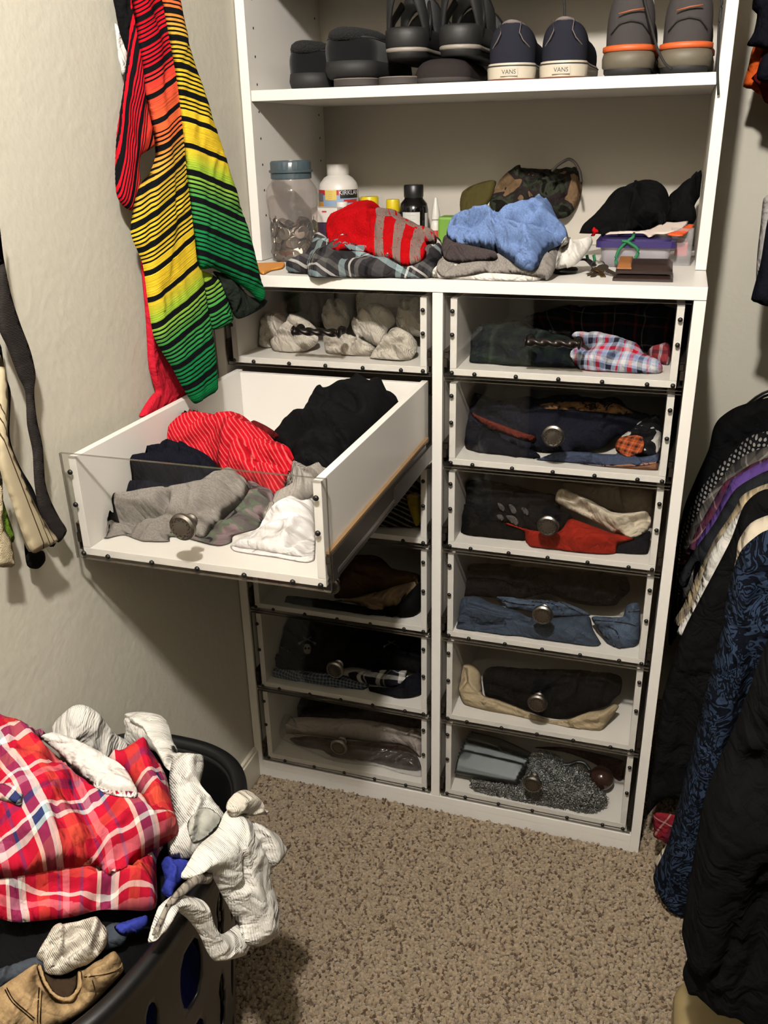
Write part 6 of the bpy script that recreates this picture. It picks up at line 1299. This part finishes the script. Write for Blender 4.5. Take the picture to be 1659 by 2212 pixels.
hung('shirt', [(1150,700),(1000,730),(860,800),(740,880),(660,990),(580,1130),(500,1250),(400,1380),(330,1500),(260,1610),(245,1680),(320,1710),(420,1500)], .17, fabric('black_denim_shirt', rgb(38, 39, 42), heather=.15), 'charcoal denim shirt with pale stitching', 'shirt', bottom=.3)
hung('shirt', [(1150,830),(1000,840),(850,900),(780,950),(720,1060),(640,1180),(560,1300),(480,1460),(400,1620),(300,1850),(215,2000),(270,2040),(335,2062),(400,1900)], .12, BP, 'beige and brown plaid shirt with its cuff hanging lowest', 'shirt', bottom=.3)
hung('shirt', [(1150,920),(1005,940),(890,980),(800,1040),(700,1160),(620,1280),(520,1430),(460,1600),(380,1850),(250,2060),(245,2100),(320,2112),(400,1950)], .07, WHITEC, 'white dress shirt between the beige plaid and black shirts', 'shirt', bottom=.3)
hung('shirt', [(1664,1057),(1610,1090),(1577,1172),(1511,1298),(1473,1374),(1430,1512),(1400,1690),(1388,1750),(1392,1770)], .0, BLACKC, 'black shirt hanging between the white one and the damask one', 'shirt', kf=None, bottom=.17)
hung('shirt', [(1700,1105),(1659,1115),(1622,1132),(1596,1170),(1590,1210),(1578,1260),(1566,1330),(1545,1480),(1505,1640),(1455,1800),(1415,1862),(1420,1880)], -.06, OFFWHITE, 'cream shirt edge along the shoulder of the damask shirt', 'shirt', kf=None, bottom=.06)
hung('shirt', K17([(165,380),(130,540),(128,590),(200,625),(215,640)]), -.075, plaid('red_hem_plaid', c_(120, 30, 40), [(.2, .26, c_(170, 150, 140)), (.5, .7, c_(50, 30, 50))], [(.2, .26, c_(170, 150, 140))], .05, 20), 'dark red plaid shirt tail below the black shirt', 'shirt', kf=None, bottom=.10, T=.010, Tb=.004)
hung('shirt', [(1720,1138),(1659,1148),(1630,1165),(1600,1195),(1575,1265),(1560,1360),(1535,1450),(1505,1580),(1470,1720),(1440,1830),(1411,1898),(1420,1930),(1445,1960),(1480,1975)], -.14, damask('navy_damask'), 'navy damask dress shirt with black scrolls', 'shirt', kf=None, bottom=.06, T=.03)
hung('coat', [(1760,1250),(1700,1310),(1659,1390),(1625,1480),(1590,1570),(1550,1660),(1520,1740),(1500,1850),(1478,1985),(1473,2030),(1488,2068),(1475,2108),(1482,2135),(1530,2158)], -.54, fabric('black_wool', rgb(15, 15, 16)), 'long black coat in front of the damask shirt', 'coat', kf=None, bottom=.255, T=.04, auto=6)
# upper rod: hems hanging into view
def upp(name, edge, y, mat, label, cat, **k):
    """edge: visible left silhouette, top to hem; the garment goes on up to the rod and out of the picture"""
    def topx(P): c = _RM.T @ (np.array(P) - CAM); return (829.5 + FPX * c[0] / -c[2], 1106 - FPX * c[1] / -c[2])
    E_ = K15(edge); zb_ = hit(*E_[-1], PY(y))[2]
    add = [topx(P) for P in ((1.30, y, zb_ - .005), (1.46, y, zb_), (1.49, y, zb_ + .25), (1.47, y, 1.93), (1.36, y, 2.0), (1.28, y, 2.035), (1.20, y, 2.0), (1.09, y, 1.93))]
    return cloth(name, E_ + add, PY(y), mat, label, cat, T=.015, Tb=.010, R=.02, drape=False, auto=3, wdir=88, wr=.7, **k)
upp('shirt', [(452,312),(420,440),(385,575),(440,590),(490,625),(600,640)], .435, ORANGEC, 'orange shirt hanging from the upper rod', 'shirt')
upp('shirt', [(520,330),(475,480),(440,520),(480,560),(500,600),(550,690)], .40, MAROON, 'dark red shirt hanging beside the orange one', 'shirt')
upp('shirt', [(470,-60),(445,60),(478,92),(455,215),(410,298),(480,312),(600,335)], .365, fabric('black_polo', rgb(20, 21, 28)), 'black and navy shirt sleeve hanging from the upper rod', 'shirt')
upp('shirt', [(600,320),(520,370),(475,520),(550,545),(600,525)], .33, DARKNAVY, 'navy shirt hem hanging in front of the dark red one', 'shirt')
upp('shirt', [(600,1220),(560,1285),(520,1320),(500,1500),(478,1700),(472,1880),(500,1885)], .295, fabric('pale_grey_shirt', rgb(176, 172, 170)), 'pale grey shirt edge above the lower clothes', 'shirt')
upp('trousers', [(610,1330),(570,1390),(540,1500),(500,1750),(438,1990),(480,2012),(540,2035)], .26, DARKNAVY, 'dark navy trousers hanging from the upper rod', 'trousers')
# tan storage box at the bottom right corner
tb = tag(empty('storage_tote', (0, 0, 0)), 'tan plastic tote under the long black coat', 'tote')
p_ = hit(1462, 2110, PZ(0.0)); tx = hit(1440, 2212, PZ(.12))
TANP = plain('tan_plastic', rgb(150, 132, 92), .45, bump=(120, .1, .001))
x0_, x1_, y0_, y1_ = .985, 1.41, -.87, -.37
def ring_(e, z, r=.06, n=8):
    L_ = []
    for cx, cy, a0 in ((x1_ - r, y1_ - r, 0), (x0_ + r, y1_ - r, 90), (x0_ + r, y0_ + r, 180), (x1_ - r, y0_ + r, 270)):
        for k in range(n + 1): a = math.radians(a0 + 90 * k / n); L_.append((cx + (r + e) * math.cos(a), cy + (r + e) * math.sin(a), z))
    return L_
loft([ring_(e, z) for e, z in ((-.02, .001), (-.014, .03), (-.012, .05))], capb=True).build('body', TANP, tb, True)
loft([ring_(e, z) for e, z in ((-.012, .05), (-.002, .052), (.001, .058), (-.002, .064), (-.010, .066))]).build('lower_rim', TANP, tb, True)
loft([ring_(e, z) for e, z in ((-.012, .066), (-.010, .085), (-.002, .088), (.002, .094), (.0, .104), (-.006, .112), (-.018, .117), (-.045, .119))], capt=True).build('lid', TANP, tb, True)

# unseen dark shirts added along the rods to soak up bounced light
def light_block_rack(y0, y1, step, zt, length, x0, mats, label, grp, cat):
    L = []
    for (w, z) in ((.30, -length), (.31, -length * .6), (.30, -.30), (.27, -.16), (.20, -.09), (.09, -.035), (.05, -.01)):
        L.append([(w * .74 * c * (x0 if c < 0 else 1.0), .017 * s_ * (1 + .4 * math.sin(7 * c)), zt + z + .01 * math.sin(5 * c)) for c, s_ in [(math.cos(2 * math.pi * i / 28), math.sin(2 * math.pi * i / 28)) for i in range(28)]])
    me0 = None; y = y0; k = 0
    while y > y1:
        if k < len(mats):
            o = loft(L, capb=True, capt=True).build('light_block_shirt', mats[k], None, True); me = o.data; uvl = me.uv_layers.new()
            for lp_ in me.loops: co = me.vertices[lp_.vertex_index].co; uvl.data[lp_.index].uv = (co.x, co.z)
            mats_me.append(me)
        else: o = bpy.data.objects.new('light_block_shirt', mats_me[-len(mats) + k % len(mats)]); COL.objects.link(o)
        o.location = (RX + .03, y, 0); o.rotation_euler = (0, 0, .05 * math.sin(k * 2.1)); tag(o, label, cat, grp); k += 1; y -= step
mats_me = []
light_block_rack(.05, -1.35, .07, 2.04, .86, 1.0, [DARKNAVY, BLACKC, SLATE, MAROON, DGREY], 'dark shirt hanging from the upper rod towards the doorway', 'shirts on the upper rod', 'shirt')
mats_me = []
light_block_rack(-.92, -1.35, .07, 1.005, .72, 1.0, [BLACKC, DGREY, DARKNAVY], 'dark shirt on the lower rod past the long coat', 'shirts past the coat', 'shirt')
